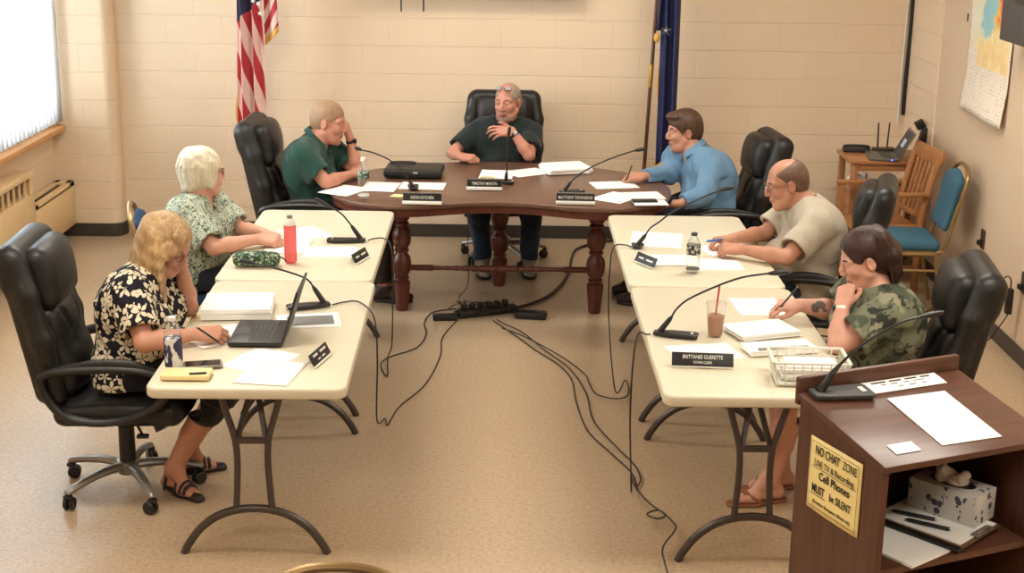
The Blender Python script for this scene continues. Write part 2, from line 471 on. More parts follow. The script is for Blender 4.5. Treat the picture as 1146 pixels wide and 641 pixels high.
def struct(name, mb, m, smooth=False, **k):
    o = mb.build(name, m, None, smooth=smooth, **k); o['kind'] = 'structure'; return o
XL, XR, YB, YF = -3.40, 2.87, 10.60, -1.2
b = MB(); b.box(((XL+XR)/2, (YB+YF)/2, -0.05), (XR-XL+0.6, YB-YF+0.6, 0.1)); struct('floor', b, m_floor)
b = MB(); b.box(((XL+XR)/2, (YB+YF)/2, CEIL+0.06), (XR-XL+0.6, YB-YF+0.6, 0.12)); struct('ceiling', b, m_ceil)
b = MB(); b.box(((XL+XR)/2, YB+0.1, CEIL/2), (XR-XL+0.4, 0.2, CEIL)); struct('wall_back', b, m_blockX)
b = MB(); b.box(((XL+XR)/2, YF-0.1, CEIL/2), (XR-XL+0.4, 0.2, CEIL)); struct('wall_front', b, m_smooth)
b = MB(); b.box((XR+0.1, (YF+9.85)/2, CEIL/2), (0.2, 9.85-YF, CEIL)); struct('wall_right', b, m_smooth)
b = MB(); b.box((XR+0.094, (9.85+YB)/2, CEIL/2), (0.212, YB-9.85, CEIL), bev=0.006); struct('wall_right_pilaster', b, m_blockY)
# left wall with the window opening
WY0, WY1, WZ0, WZ1 = 6.6, 10.44, 0.86, 2.62
b = MB()
b.box((XL-0.1, (YF+YB)/2, WZ0/2), (0.2, YB-YF, WZ0)); b.box((XL-0.1, (YF+YB)/2, (WZ1+CEIL)/2), (0.2, YB-YF, CEIL-WZ1))
b.box((XL-0.1, (YF+WY0)/2, (WZ0+WZ1)/2), (0.2, WY0-YF, WZ1-WZ0)); b.box((XL-0.1, (WY1+YB)/2, (WZ0+WZ1)/2), (0.2, YB-WY1, WZ1-WZ0))
struct('wall_left', b, m_blockY)
# bullnose block pilaster in the back left corner
r = 0.085; x0, x1, y0 = XL-0.02, -2.925, 10.465
out = [(x0, YB+0.02), (x0, y0)] + [(x1-r+r*math.sin(a), y0+r-r*math.cos(a)) for a in np.linspace(0, PI/2, 9)] + [(x1, YB+0.02)]
b = MB(); b.prism([(float(x), float(y)) for x, y in out], 0, CEIL); struct('wall_back_pilaster', b, m_blockX, smooth=True, ang=30)
# baseboards
bh = 0.098
b = MB(); b.box(((-2.9+XR)/2, YB-0.004, bh/2), (XR+2.9, 0.012, bh), bev=0.003); struct('baseboard_back', b, m_base)
b = MB(); b.box((XR-0.004, (YF+YB)/2, bh/2), (0.014, YB-YF-0.02, bh), bev=0.003); struct('baseboard_right', b, m_base)
b = MB(); b.box((XL+0.006, (YF+10.46)/2, bh/2), (0.012, 10.46-YF, bh), bev=0.003); struct('baseboard_left', b, m_base)
out2 = [(x0+0.02, y0+0.02), (x0+0.02, y0-0.01)] + [(x1-r+(r+0.01)*math.sin(a), y0+r-(r+0.01)*math.cos(a)) for a in np.linspace(0, PI/2, 9)] + [(x1+0.01, YB), (x1, YB)]
b = MB(); b.prism([(float(x), float(y)) for x, y in out2], 0.0, bh); struct('baseboard_pilaster', b, m_base, smooth=True, ang=30)
# window: frame, glass, outdoor brightness behind it
m_alu = mat('aluminium', (190, 190, 188), 0.4, 0.8)
t = NT('window_glass'); tr = t.n('BsdfTransparent'); gl = t.n('BsdfGlossy'); gl.inputs['Roughness'].default_value = 0.02; fr = t.n('Fresnel'); mx = t.n('MixShader')
t.l(fr.outputs[0], mx.inputs[0]); t.l(tr.outputs[0], mx.inputs[1]); t.l(gl.outputs[0], mx.inputs[2]); t.l(mx.outputs[0], t.t.nodes['Material Output'].inputs[0])
m_wglass = MATS['window_glass']
b = MB()
for y in (WY0, (WY0*2+WY1)/3, (WY0+2*WY1)/3, WY1): b.box((XL-0.1, min(max(y, WY0+0.03), WY1-0.03), (WZ0+WZ1)/2), (0.06, 0.055, WZ1-WZ0))
for z in (WZ0+0.025, WZ1-0.025): b.box((XL-0.1, (WY0+WY1)/2, z), (0.06, WY1-WY0, 0.05))
win = struct('window_1', b, m_alu)
b = MB(); b.box((XL-0.1, (WY0+WY1)/2, (WZ0+WZ1)/2), (0.006, WY1-WY0-0.1, WZ1-WZ0-0.1)); b.build('window_pane', m_wglass, win, smooth=False)
m_sill = wood('varnished_sill_wood', (186, 128, 74), (214, 160, 102), axis=1)
b = MB(); b.box((XL+0.045, (5.4+10.455)/2, 0.815), (0.12, 10.455-5.4, 0.042), bev=0.008); struct('trim_1', b, m_sill)
# vertical blinds
t = NT('blind_vane'); tr = t.n('BsdfTranslucent'); mx = t.n('MixShader'); mx.inputs[0].default_value = 0.80
t.base(lin((240, 242, 240))); t.set(0.5, 0, 0.3); tr.inputs[0].default_value = (0.86, 0.9, 0.92, 1)
t.l(t.b.outputs[0], mx.inputs[1]); t.l(tr.outputs[0], mx.inputs[2]); t.l(mx.outputs[0], t.t.nodes['Material Output'].inputs[0])
m_vane = MATS['blind_vane']
bl = thing('vertical_blind', 'white vertical blind hanging in the bright window over the wooden sill', 'blind', (XL+0.06, 8.0, WZ0))
b = MB(); b.box((0, 0.17, 1.80), (0.05, 4.5, 0.05), bev=0.006); b.build('head_rail', m_alu, bl)
def vane(yc):
    m = MB(); hw = 0.047; a = math.radians(58)
    def f(u, w):
        q = (u-0.5)*2; bow = 0.006*(1-q*q)
        x = q*hw*math.cos(a)-bow*math.sin(a); y = q*hw*math.sin(a)+bow*math.cos(a)
        return Vector((x, yc+y, 0.006+w*1.77))
    m.grid(f, 6, 2); return m
k = 0; y = -1.98
while y < 2.45:
    thicken(vane(y).build('vane', m_vane, bl), 0.0012); y += 0.083
# convector cabinets below the window
m_enamel = mat('cream_enamel', (226, 196, 148), 0.38, var=0.04, vs=3)
m_dark = mat('dark_recess', (58, 46, 34), 0.8)
m_grille = mat('grille_grey', (120, 104, 82), 0.5, 0.3)
def convector(y0, y1, z1, label, louvre):
    o = thing('convector', label, 'heater', (XL+0.012, (y0+y1)/2, 0))
    L = y1-y0; D = 0.125; m = MB()
    zt = z1-0.02; zl = z1-0.155 if louvre else zt
    m.box((D/2, 0, (0.10+zl)/2), (D, L, zl-0.10), bev=0.006)
    if louvre:
        m.box((0.02, 0, (zl+zt)/2), (0.04, L, zt-zl+0.01)); m.box((D/2, L/2-0.02, (zl+zt)/2), (D, 0.04, zt-zl+0.01), bev=0.004); m.box((D/2, -L/2+0.02, (zl+zt)/2), (D, 0.04, zt-zl+0.01), bev=0.004)
        m.box((D/2, 0, zt), (D+0.012, L, 0.04), bev=0.006)
    else:
        m.box((0.018, 0, zt), (0.036, L, 0.04), bev=0.004); m.box((D-0.02, 0, zt), (0.04, L, 0.04), bev=0.004)
        m.box((D/2, L/2-0.05, zt), (D, 0.1, 0.04), bev=0.004); m.box((D/2, -L/2+0.03, zt), (D, 0.06, 0.04), bev=0.004)
    m.build('cabinet', m_enamel, o)
    if louvre:
        g = MB(); n = int(L/0.105)
        for i in range(n+1): g.box((D-0.012, -L/2+0.04+i*(L-0.08)/n, (zl+zt)/2), (0.012, 0.016, zt-zl))
        g.box((0.046, 0, (zl+zt)/2), (0.012, L-0.08, zt-zl)); g.build('louvre_grille', m_enamel, o)
        d = MB(); d.box((0.058, 0, (zl+zt)/2), (0.012, L-0.09, zt-zl-0.01)); d.build('louvre_back', m_grille, o)
        d = MB(); d.box((D+0.001, -0.05, 0.155), (0.006, L-0.4, 0.075))
        d.build('lower_grille', m_grille, o)
    else:
        d = MB(); d.box((0.06, -0.01, zt-0.004), (0.05, L-0.16, 0.012)); d.build('top_grille', m_dark, o)
    return o
convector(9.575, 10.452, 0.425, 'low cream enamelled convector in the corner by the block pilaster', False)
convector(7.9, 9.57, 0.672, 'taller cream convector with upright louvres, beneath the blind', True)

# ceiling fixtures (the lamps sit just below their diffusers)
m_fix = mat('fixture_white', (235, 232, 224), 0.5)
t = NT('lamp_diffuser'); t.base((0.9, 0.88, 0.82, 1)); t.set(0.5); t.b.inputs['Emission Color'].default_value = (1, .88, .72, 1); t.b.inputs['Emission Strength'].default_value = 3.0
for i, (fx, fy) in enumerate(FIX):
    o = thing('ceiling_light', 'recessed fluorescent ceiling light above the meeting tables', 'ceiling light', (fx, fy, CEIL), 0, 'fluorescent ceiling lights')
    m = MB()
    for sx in (-1, 1): m.box((sx*0.595, 0, -0.012), (0.03, 0.6, 0.024))
    for sy in (-1, 1): m.box((0, sy*0.29, -0.012), (1.2, 0.03, 0.024))
    m.build('frame', m_fix, o); m = MB(); m.box((0, 0, -0.008), (1.17, 0.56, 0.012)); m.build('diffuser', MATS['lamp_diffuser'], o)

# ------------------------------------------------------------------ things on the walls
m_black = mat('black_plastic', (26, 25, 25), 0.42, var=0.1)
m_blackgloss = mat('black_gloss', (18, 18, 20), 0.12, var=0.05)
m_charcoal = mat('charcoal_plastic', (62, 62, 64), 0.5, var=0.05)
def wall_tv(name_label, loc, size, rotz):
    o = thing('television', name_label, 'television', loc, rotz)
    w, d, h = size; m = MB(); m.box((0, 0, h/2), (w, d, h), bev=0.008); m.build('casing', m_charcoal, o)
    m = MB(); m.box((0, -d/2-0.002, h/2+0.005), (w-0.03, 0.006, h-0.045)); m.build('screen', m_blackgloss, o)
    m = MB(); m.box((0, d/2+0.04, h/2), (0.3, 0.09, 0.25), bev=0.005); m.build('wall_bracket', m_black, o)
    return o
wall_tv('black flat television on the block wall above the seated group', (-0.30, 10.46, 1.815), (1.52, 0.05, 0.88), 0)
wall_tv('grey flat television on the side wall, right of the map', (2.745, 7.62, 1.775), (1.22, 0.06, 0.72), PI/2)
for px_, lab in ((449, 'left of the two short black straps hanging below the wall television'), (474, 'right of the two short black straps hanging below the wall television')):
    p = gy(px_, 13, 10.50); m = MB(); m.box((0, 0, 0.08), (0.011, 0.004, 0.16), bev=0.001); o = m.build('strap', m_black); o.location = (p.x, 10.50, p.z)
    prop(o, lab, 'strap')
# cable run in the right back corner
m = MB(); m.tube([(2.845, 10.585, 0.98), (2.842, 10.585, 1.2), (2.848, 10.585, 1.6), (2.842, 10.585, 2.1), (2.845, 10.585, CEIL)], 0.014, 8, smooth=5)
o = m.build('cable_bundle', m_black); prop(o, 'thick black cable running down the back right corner of the room', 'cable')
m_white = mat('white_plastic', (228, 224, 216), 0.45)
m = MB(); m.tube([(2.812, 10.588, 0.90), (2.809, 10.588, 1.3), (2.814, 10.588, 1.9), (2.81, 10.588, CEIL)], 0.007, 8, smooth=5)
o = m.build('white_cable', m_white); prop(o, 'thin white cable beside the thick black one in the corner', 'cable')
# map on the side wall
def map_material():
    t = NT('map_print'); tc = t.n('TexCoord'); sp = t.n('SeparateXYZ'); t.l(tc.outputs['Object'], sp.inputs[0])
    y, z = sp.outputs[1], sp.outputs[2]
    n1 = t.noise(tc.outputs['Object'], 7.0, 5, 0.65); n2 = t.noise(tc.outputs['Object'], 16.0, 4, 0.6)
    land = t.ramp(n1, [(0.3, (226, 190, 128)), (0.5, (236, 208, 150)), (0.62, (240, 222, 176)), (0.75, (214, 178, 112))])
    d = t.math('ADD', t.math('MULTIPLY', y, 1.0), t.math('MULTIPLY', n1, 0.55))
    top = t.ramp(t.math('ADD', d, 0.0), [(0.10, (226, 110, 92)), (0.17, (232, 196, 74)), (0.24, (150, 196, 200)), (0.40, (138, 190, 200)), (0.47, (224, 222, 196)), (0.75, (232, 226, 206))], 'LINEAR')
    zz = t.math('ADD', z, t.math('MULTIPLY', n2, 0.22))
    isup = t.ramp(t.math('MULTIPLY_ADD', y, 0.30, zz), [(0.60, (0, 0, 0, 1)), (0.64, (1, 1, 1, 1))])
    body = t.mix(isup, land, top)
    paper = lin((232, 220, 202))
    # lower legend band with small print rows
    wv = t.n('TexBrick'); wv.offset = 0.3
    for k, x in (('Scale', 1.0), ('Brick Width', 0.055), ('Row Height', 0.020), ('Mortar Size', 0.008), ('Mortar Smooth', 0.1)): wv.inputs[k].default_value = x
    cb = t.n('CombineXYZ'); t.l(y, cb.inputs[0]); t.l(z, cb.inputs[1]); t.l(cb.outputs[0], wv.inputs['Vector'])
    msk = t.math('MULTIPLY', t.math('SUBTRACT', 1.0, wv.outputs['Fac']), t.math('GREATER_THAN', t.noise(tc.outputs['Object'], 22, 2), 0.53))
    leg = t.mix(t.math('MULTIPLY', msk, 0.5), paper, lin((90, 84, 80)))
    ins = t.math('MULTIPLY', t.math('GREATER_THAN', z, t.math('MULTIPLY_ADD', t.math('GREATER_THAN', y, 0.20), 0.10, 0.30)), t.math('GREATER_THAN', y, -0.385))
    ins = t.math('MULTIPLY', ins, t.math('LESS_THAN', y, 0.365))
    t.base(t.mix(ins, leg, body)); t.bump(n1, 0.1, 0.002)
    return t.set(0.55, 0, 0.3)
m = MB(); MH, MWd = 1.0, 0.84
def mapf(u, w):
    y = (u-0.5)*MWd; z = w*MH
    curl = 0.05*max(0, 1-w*4.5)*(0.35+0.65*math.sin(PI*min(1, u*1.1+0.1)))+0.004*math.sin(9*u+5*w)+0.008
    return Vector((-curl, y, z-0.05*(1-u)*0+0.012*math.sin(3*u)))
m.grid(mapf, 30, 30)
o = m.build('wall_map', map_material()); thicken(o, 0.001); o.location = (XR-0.003, 8.83, 1.235)
prop(o, 'large coloured paper map hanging on the side wall', 'map')
m = MB(); m.box((0, 0, 0), (0.006, 0.012, 0.05), bev=0.002); o = m.build('wall_hook', m_black)
o.location = (XR-0.004, 9.33, 1.80); prop(o, 'small black hook on the side wall beside the top of the map', 'hook')
# outlets
def outlet(loc, lab, w=0.075):
    o = thing('wall_outlet', lab, 'outlet', loc)
    m = MB(); m.box((-0.004, 0, 0), (0.008, w, 0.12), bev=0.003); m.build('cover_plate', m_outl, o)
    m = MB(); m.box((-0.022, 0, -0.02), (0.03, 0.03, 0.03), bev=0.005); m.build('plug', m_black, o)
    return o
m_outl = mat('brown_plate', (74, 58, 46), 0.4)
outlet((XR, 8.60, 0.525), 'brown wall outlet with a black plug, behind the black chair on the far right')
outlet((XR, 7.83, 0.46), 'brown wall outlet at the right picture edge with a hanging adapter')
m = MB(); m.box((0, 0, 0), (0.035, 0.05, 0.15), bev=0.008)
m.tube([(0.0, 0, 0.07), (0.0, 0.0, 0.12), (0.0, 0.06, 0.13), (-0.01, 0.11, 0.09), (-0.01, 0.115, 0.03), (0, 0.07, -0.01), (0, 0.01, -0.02)], 0.004, 6, smooth=6)
o = m.build('power_adapter', m_black); o.location = (XR-0.065, 7.86, 0.345); prop(o, 'black power adapter with a looped lead on the side wall', 'adapter')
m = MB(); pts = [(XR-0.065, 7.86, 0.262), (XR-0.07, 7.95, 0.17), (XR-0.10, 8.05, 0.05), (XR-0.17, 8.2, 0.008), (XR-0.26, 8.36, 0.006), (XR-0.36, 8.48, 0.006)]
m.tube(pts, 0.004, 6, smooth=6); o = m.build('adapter_cord', m_black); prop(o, 'black cord trailing from the wall adapter onto the floor', 'cord')
# ------------------------------------------------------------------ folding tables
m_hdpe = mat('ivory_table_plastic', (216, 208, 184), 0.38, var=0.02, vs=40, bump=0.05, bs=300)
m_leg = mat('grey_brown_tube', (82, 75, 72), 0.38, 0.55, var=0.05)
def rrect(w, d, r, n=6):
    o = []
    for cx, cy, a0 in ((w/2-r, d/2-r, 0), (-w/2+r, d/2-r, PI/2), (-w/2+r, -d/2+r, PI), (w/2-r, -d/2+r, 1.5*PI)):
        o += [(cx+r*math.cos(a0+PI/2*k/n), cy+r*math.sin(a0+PI/2*k/n)) for k in range(n+1)]
    return o
TW, TL, TH = 0.762, 1.524, 0.737
def make_folding_table(label, group):
    o = thing('folding_table', label, 'table', (0, 0, 0), 0, group)
    m = MB(); m.prism(rrect(TW, TL, 0.05), TH-0.045, TH, bev=0.010); m.build('tabletop', m_hdpe, o)
    for sy in (-1, 1):
        y = sy*(TL/2-0.115); z0 = TH-0.05; m = MB()
        for sx in (-1, 1):
            m.tube([(sx*0.118, y, z0), (sx*0.104, y, z0-0.06), (sx*0.078, y, z0-0.15), (sx*0.064, y, z0-0.21), (sx*0.060, y, z0-0.30), (sx*0.065, y, z0-0.41), (sx*0.072, y, 0.175)], 0.0135, 10, smooth=5)
        m.tube([(-0.285, y, 0.0), (-0.262, y, 0.045), (-0.215, y, 0.108), (-0.15, y, 0.158), (-0.075, y, 0.186), (0, y, 0.194), (0.075, y, 0.186), (0.15, y, 0.158), (0.215, y, 0.108), (0.262, y, 0.045), (0.285, y, 0.0)], 0.0165, 10, smooth=4)
        m.build('leg', m_leg, o)
        m = MB()                                           # gusset plate and folding brace
        m.box((0, y, z0-0.205), (0.125, 0.018, 0.026), bev=0.004)
        for sx in (-1, 1): m.bar((sx*0.055, y, z0-0.195), (sx*0.010, y-sy*0.10, z0-0.02), 0.022, 0.010)
        m.bar((0, y-sy*0.08, z0-0.06), (0, y-sy*0.14, z0+0.004), 0.05, 0.03)
        m.build('leg_brace', m_leg, o)
    return o
G_T = 'folding tables of the two side rows'
ft = make_folding_table('ivory folding table nearest the camera on the left, under the open laptop', G_T)
ft.location = (-1.03, 5.905, 0); ft.rotation_euler.z = 0.022
dup(ft, (-1.075, 7.445, 0), 0.012, 'ivory folding table in the left row with the red bottle on it', G_T)
dup(ft, (0.945, 5.895, 0), 0.012, 'ivory folding table in the right row with the iced coffee cup on it', G_T)
dup(ft, (0.925, 7.435, 0), 0.008, 'ivory folding table in the right row touching the dark wooden table', G_T)

# ------------------------------------------------------------------ bow fronted wooden table
m_dwood = wood('dark_walnut', (82, 56, 43), (118, 86, 68), 0.30, axis=0, scale=2.2, stretch=16)
m_lwood = wood('turned_walnut', (66, 32, 24), (108, 56, 42), 0.32, axis=2, scale=3.0, stretch=10)
HT = 0.76
half = [(0, 8.395), (.16, 8.375), (.32, 8.32), (.46, 8.268), (.60, 8.25), (.74, 8.275), (.90, 8.38), (1.01, 8.55), (1.06, 8.77), (1.05, 8.97), (.97, 9.18), (.80, 9.38), (.56, 9.53), (.30, 9.63), (0, 9.665)]
CX = -0.095
def bow_outline(off=0.0):
    pts = spline([Vector((x, y, 0)) for x, y in half], 4)
    full = [(p.x, p.y) for p in pts] + [(-p.x, p.y) for p in reversed(pts[1:-1])]
    n = len(full); o = []
    for i, (x, y) in enumerate(full):
        a, c = full[i-1], full[(i+1) % n]; tx, ty = c[0]-a[0], c[1]-a[1]; l = math.hypot(tx, ty)
        o.append((CX+x-ty/l*off, y+tx/l*off))
    return o
o = thing('bow_front_table', 'dark wooden bow-fronted meeting table on turned legs at the back', 'table', (CX, 9.0, 0))
b = MB(); b.prism(bow_outline(), HT-0.030, HT, bev=0.008); b.build('tabletop', m_dwood, o, off=(CX, 9.0, 0))
b = MB(); b.prism(bow_outline(0.02), HT-0.075, HT-0.029); b.build('apron', m_lwood, o, off=(CX, 9.0, 0))
prof = [(.036, 0), (.040, .02), (.052, .17), (.054, .185), (.040, .192), (.036, .20), (.046, .207), (.046, .216), (.036, .224), (.050, .245), (.058, .275), (.060, .31), (.054, .345), (.040, .365), (.036, .375), (.046, .383), (.046, .392), (.036, .40), (.050, .42), (.058, .45), (.059, .48), (.052, .515), (.038, .535), (.034, .545), (.046, .553), (.046, .562), (.035, .570), (.050, .588), (.057, .61), (.050, .635), (.038, .648), (.046, .655), (.046, .69)]
for lx, ly in ((-0.70, 8.665), (0.505, 8.665), (-0.10, 9.26)):
    b = MB(); b.lathe(prof, (lx-CX, ly-9.0, 0), n=28); b.build('leg', m_lwood, o)
b = MB(); pr = []; 
L = 1.11; xs = np.linspace(0, L, 180)
for x in xs:
    t_ = abs(x-L/2)
    r_ = 0.019
    if t_ < 0.40: r_ = 0.012+0.013*abs(math.sin(t_*PI/0.058))**0.8*(0.6+0.4*math.cos(t_*9))
    if 0.05 < t_ < 0.115: r_ = 0.021
    pr.append((r_, float(x)))
b.lathe(pr, (-0.655-CX, 8.665-9.0, 0.275), axis=(1, 0, 0), n=16); b.build('stretcher', m_lwood, o)

# ------------------------------------------------------------------ executive office chairs
def leather():
    t = NT('black_leather'); v = t.coord()
    n = t.noise(v, 9, 4); g = t.n('TexVoronoi'); g.inputs['Scale'].default_value = 260; t.l(v, g.inputs['Vector'])
    t.base(t.mix(n, lin((17, 17, 17)), lin((32, 31, 29))))
    w = t.noise(v, 22, 5, 0.6, 1.2)
    t.bump(t.math('ADD', t.math('MULTIPLY', g.outputs[0], 0.25), t.math('MULTIPLY', w, 1.2)), 0.22, 0.006)
    return t.set(0.42, 0, 0.42)
m_leather = leather()
m_steelg = mat('grey_painted_metal', (140, 136, 130), 0.38, 0.6)
def make_office_chair(label, group):
    o = thing('office_chair', label, 'office chair', (0, 0, 0), 0, group)
    up = v3(-0.20, 0, 0.98); fw = v3(0.98, 0, 0.20); R = np.stack([fw, v3(0, 1, 0), up], 1); c0 = v3(-0.312, 0, 0.80)
    P = lambda f, l, u: c0+fw*f+v3(0, l, 0)+up*u
    s = SDF(); s.rbox(P(-0.015, 0, 0.0), (.048, .245, .33), .047, R, .03)
    s.rbox(P(-.005, 0, .26), (.06, .255, .10), .058, R, .05)
    for sy in (-1, 1): s.chain([P(.03, sy*.222, -.30), P(.04, sy*.235, -.05), P(.03, sy*.235, .15), P(.02, sy*.215, .29)], [.040, .048, .046, .04], .03)
    s.build('backrest_shell', m_leather, o, .012)
    s = SDF(); s.rbox(P(.075, 0, .185), (.062, .195, .135), .058, R, .02)
    s.ell(P(.105, 0, .20), (.055, .17, .11), R, .04)
    s.cone(P(.15, -.2, .085), .012, P(.15, .2, .085), .012, .02, 's')
    s.build('headrest', m_leather, o, .009)
    s = SDF(); s.rbox(P(.055, 0, -.13), (.05, .19, .20), .048, R, .02); s.ell(P(.085, 0, -.20), (.05, .17, .12), R, .05); s.ell(P(.075, 0, -.02), (.045, .165, .08), R, .04)
    for sy in (-1, 1):
        s.cone(P(.125, sy*.075, -.06), .006, P(.115, sy*.10, .03), .010, .03, 's'); s.cone(P(.135, sy*.06, -.12), .008, P(.13, sy*.16, -.12), .006, .03, 's')
    s.build('lumbar_cushion', m_leather, o, .009)
    s = SDF(); s.rbox((.02, 0, .43), (.27, .255, .055), .05, None, .02); s.ell((.04, 0, .455), (.24, .22, .04), None, .05); s.ell((.25, 0, .43), (.06, .23, .055), None, .04)
    s.cone((-.14, -.2, .505), .012, (-.14, .2, .505), .012, .03, 's')
    s.build('seat', m_leather, o, .011)
    for sy in (-1, 1):
        m = MB(); y = sy*.292
        loop = [(-.275, y-sy*.01, .61), (-.22, y, .640), (-.05, y, .655), (.11, y, .651), (.215, y, .625), (.25, y, .58), (.235, y, .535), (.18, y-sy*.01, .48), (.06, y-sy*.02, .425), (-.08, y-sy*.02, .415), (-.19, y-sy*.02, .445), (-.255, y-sy*.015, .53), (-.275, y-sy*.01, .61)]
        m.tube(loop, 0.022, 10, smooth=5, flat=0.85); a = m.build('armrest', m_black, o)
        m = MB(); m.tube([(-.24, y, .635), (-.05, y, .664), (.10, y, .661), (.215, y, .63)], [.018, .031, .033, .02], 12, smooth=6, flat=0.5, up=(0, 1, 0)); m.build('arm_pad', m_leather, a)
    m = MB(); m.box((0, 0, .385), (.30, .22, .03), bev=.006); m.cyl((0, 0, .29), (0, 0, .385), .026); m.cyl((0, 0, .12), (0, 0, .30), .036, .034); m.build('gas_column', m_black, o)
    m = MB(); m.cyl((.13, -.02, .37), (.17, -.05, .30), .03, .034); m.build('tilt_knob', m_black, o)
    m = MB(); m.tube([(.04, -.08, .37), (.10, -.20, .36), (.12, -.24, .35)], .006, 8); m.box((.125, -.25, .345), (.05, .03, .015), bev=.005); m.build('lever', m_black, o)
    base = MB(); base.lathe([(.02, .075), (.045, .08), (.05, .10), (.048, .135), (.02, .14)], n=20)
    for k in range(5):
        a = 2*PI*k/5+0.5; c, s_ = math.cos(a), math.sin(a)
        base.tube([(c*.03, s_*.03, .115), (c*.12, s_*.12, .118), (c*.22, s_*.22, .105), (c*.30, s_*.30, .085), (c*.315, s_*.315, .075)], [.026, .024, .021, .018, .014], 10, flat=0.8, smooth=4)
    base.build('base', m_steelg, o)
    for k in range(5):
        a = 2*PI*k/5+0.5; c, s_ = math.cos(a), math.sin(a); w = MB()
        px, py = c*.31, s_*.31; tx, ty = -math.sin(a+.6), math.cos(a+.6)
        for q in (-1, 1): w.lathe([(.012, 0), (.026, .002), (.029, .008), (.029, .014), (.024, .019), (.01, .02)], (px+tx*(q*.003+(0 if q > 0 else 0))-math.cos(a+.6)*.012, py+ty*q*.003-math.sin(a+.6)*.012, .029), axis=(tx*q, ty*q, 0), n=18)
        w.box((px, py, .062), (.035, .03, .018), bev=.006); w.cyl((px, py, .06), (px, py, .085), .008)
        w.build('caster', m_black, o)
    return o
G_C = 'black leather office chairs around the tables'
ch = make_office_chair('black leather office chair at the lower left, under the woman in the floral top', G_C)
CHAIRS = dict(A=((-1.68, 5.87, 0), 0.05), C=((-1.29, 8.98, 0), -0.02), D=((-0.09, 9.96, 0), -PI/2), E=((1.27, 9.07, 0), PI+0.10), F=((1.61, 7.43, 0), PI-0.28), G=((1.59, 5.90, 0), PI-0.14))
ch.location, ch.rotation_euler.z = CHAIRS['A']
cC = dup(ch, *CHAIRS['C'], 'black leather office chair of the man in green, in front of the striped flag', G_C)
dup(ch, *CHAIRS['D'], 'black leather office chair of the man at the middle of the dark table', G_C)
cE = dup(ch, *CHAIRS['E'], 'black leather office chair of the man in the blue shirt', G_C)
cF = dup(ch, *CHAIRS['F'], 'worn black leather office chair behind the man in the grey t-shirt', G_C)
cG = dup(ch, *CHAIRS['G'], 'black leather office chair behind the woman in the camouflage top', G_C)

for c_, a_ in ((ch, -17), (cC, 9), (cF, 30), (cE, 8)):            # each star base stands at its own angle
    for k_ in c_.children:
        if k_.name.split('.')[0] in ('base', 'caster'): k_.rotation_euler.z = math.radians(a_)
cE.scale.z = .94; cG.scale.z = .95; cF.scale = (.86, 1, .985)                 # seats set at different heights
# ------------------------------------------------------------------ banquet chairs
m_gold = mat('antique_gold_frame', (150, 124, 82), 0.36, 0.6)
m_teal = mat('teal_upholstery', (52, 96, 116), 0.85, var=0.12, vs=60, bump=0.25, bs=500)
m_navy = mat('navy_upholstery', (30, 58, 92), 0.85, var=0.12, vs=60, bump=0.25, bs=500)
def make_banquet_chair(label, fabric, loc, rotz, group):
    o = thing('banquet_chair', label, 'chair', loc, rotz, group)
    s = SDF(); s.rbox((.0, 0, .455), (.215, .205, .036), .034, None, .02); s.ell((.01, 0, .47), (.19, .18, .035), None, .03)
    s.build('seat', fabric, o, .010)
    m = MB(); m.box((0, 0, .415), (.40, .385, .02), bev=.004); m.build('seat_frame', m_gold, o)
    bd = v3(-.235, 0, .958)
    s = SDF(); R = np.stack([v3(.972, 0, .235), v3(0, 1, 0), v3(-.235, 0, .972)], 1); c = v3(-.283, 0, .735)
    s.rbox(c-R[:, 2]*.03, (.022, .165, .165), .02, R, .02); s.ell(c+R[:, 2]*.10, (.021, .15, .085), R, .05)
    s.build('backrest', fabric, o, .009)
    m = MB(); pts = []
    B = lambda l, u: v3(-.215, 0, .43)+v3(-.235, 0, .972)*u+v3(0, l, 0)+v3(-.018, 0, 0)
    pts = [B(-.195, -.02), B(-.195, .2), B(-.19, .40), B(-.165, .475), B(-.09, .515), B(0, .525), B(.09, .515), B(.165, .475), B(.19, .40), B(.195, .2), B(.195, -.02)]
    m.tube(pts, .0135, 8, smooth=5); m.build('back_frame', m_gold, o)
    for sy in (-1, 1):
        m = MB(); m.tube([B(sy*.195, -.01), (-.19, sy*.195, .40), (-.22, sy*.2, .2), (-.27, sy*.205, 0.0)], .0125, 8, smooth=5); m.build('leg', m_gold, o)
        m = MB(); m.tube([(-.2, sy*.19, .405), (0, sy*.19, .405), (.15, sy*.19, .405), (.19, sy*.19, .38), (.205, sy*.19, .2), (.215, sy*.195, 0)], .0125, 8, smooth=5); m.build('leg', m_gold, o)
        m = MB(); m.tube([(-.19, sy*.19, .30), (.198, sy*.19, .30)], .009, 8); m.build('stretcher', m_gold, o)
    return o
G_B = 'padded banquet chairs with gold frames'
make_banquet_chair('teal padded banquet chair with a gold frame against the side wall', m_teal, (2.43, 8.87, 0), PI-0.05, G_B)
make_banquet_chair('navy banquet chair with a gold frame under the white-haired woman', m_navy, (-1.67, 7.45, 0), 0.20, G_B)
make_banquet_chair('gold-framed banquet chair whose top rail shows at the bottom edge', m_navy, (-0.43, 2.93, 0), -PI/2, G_B)

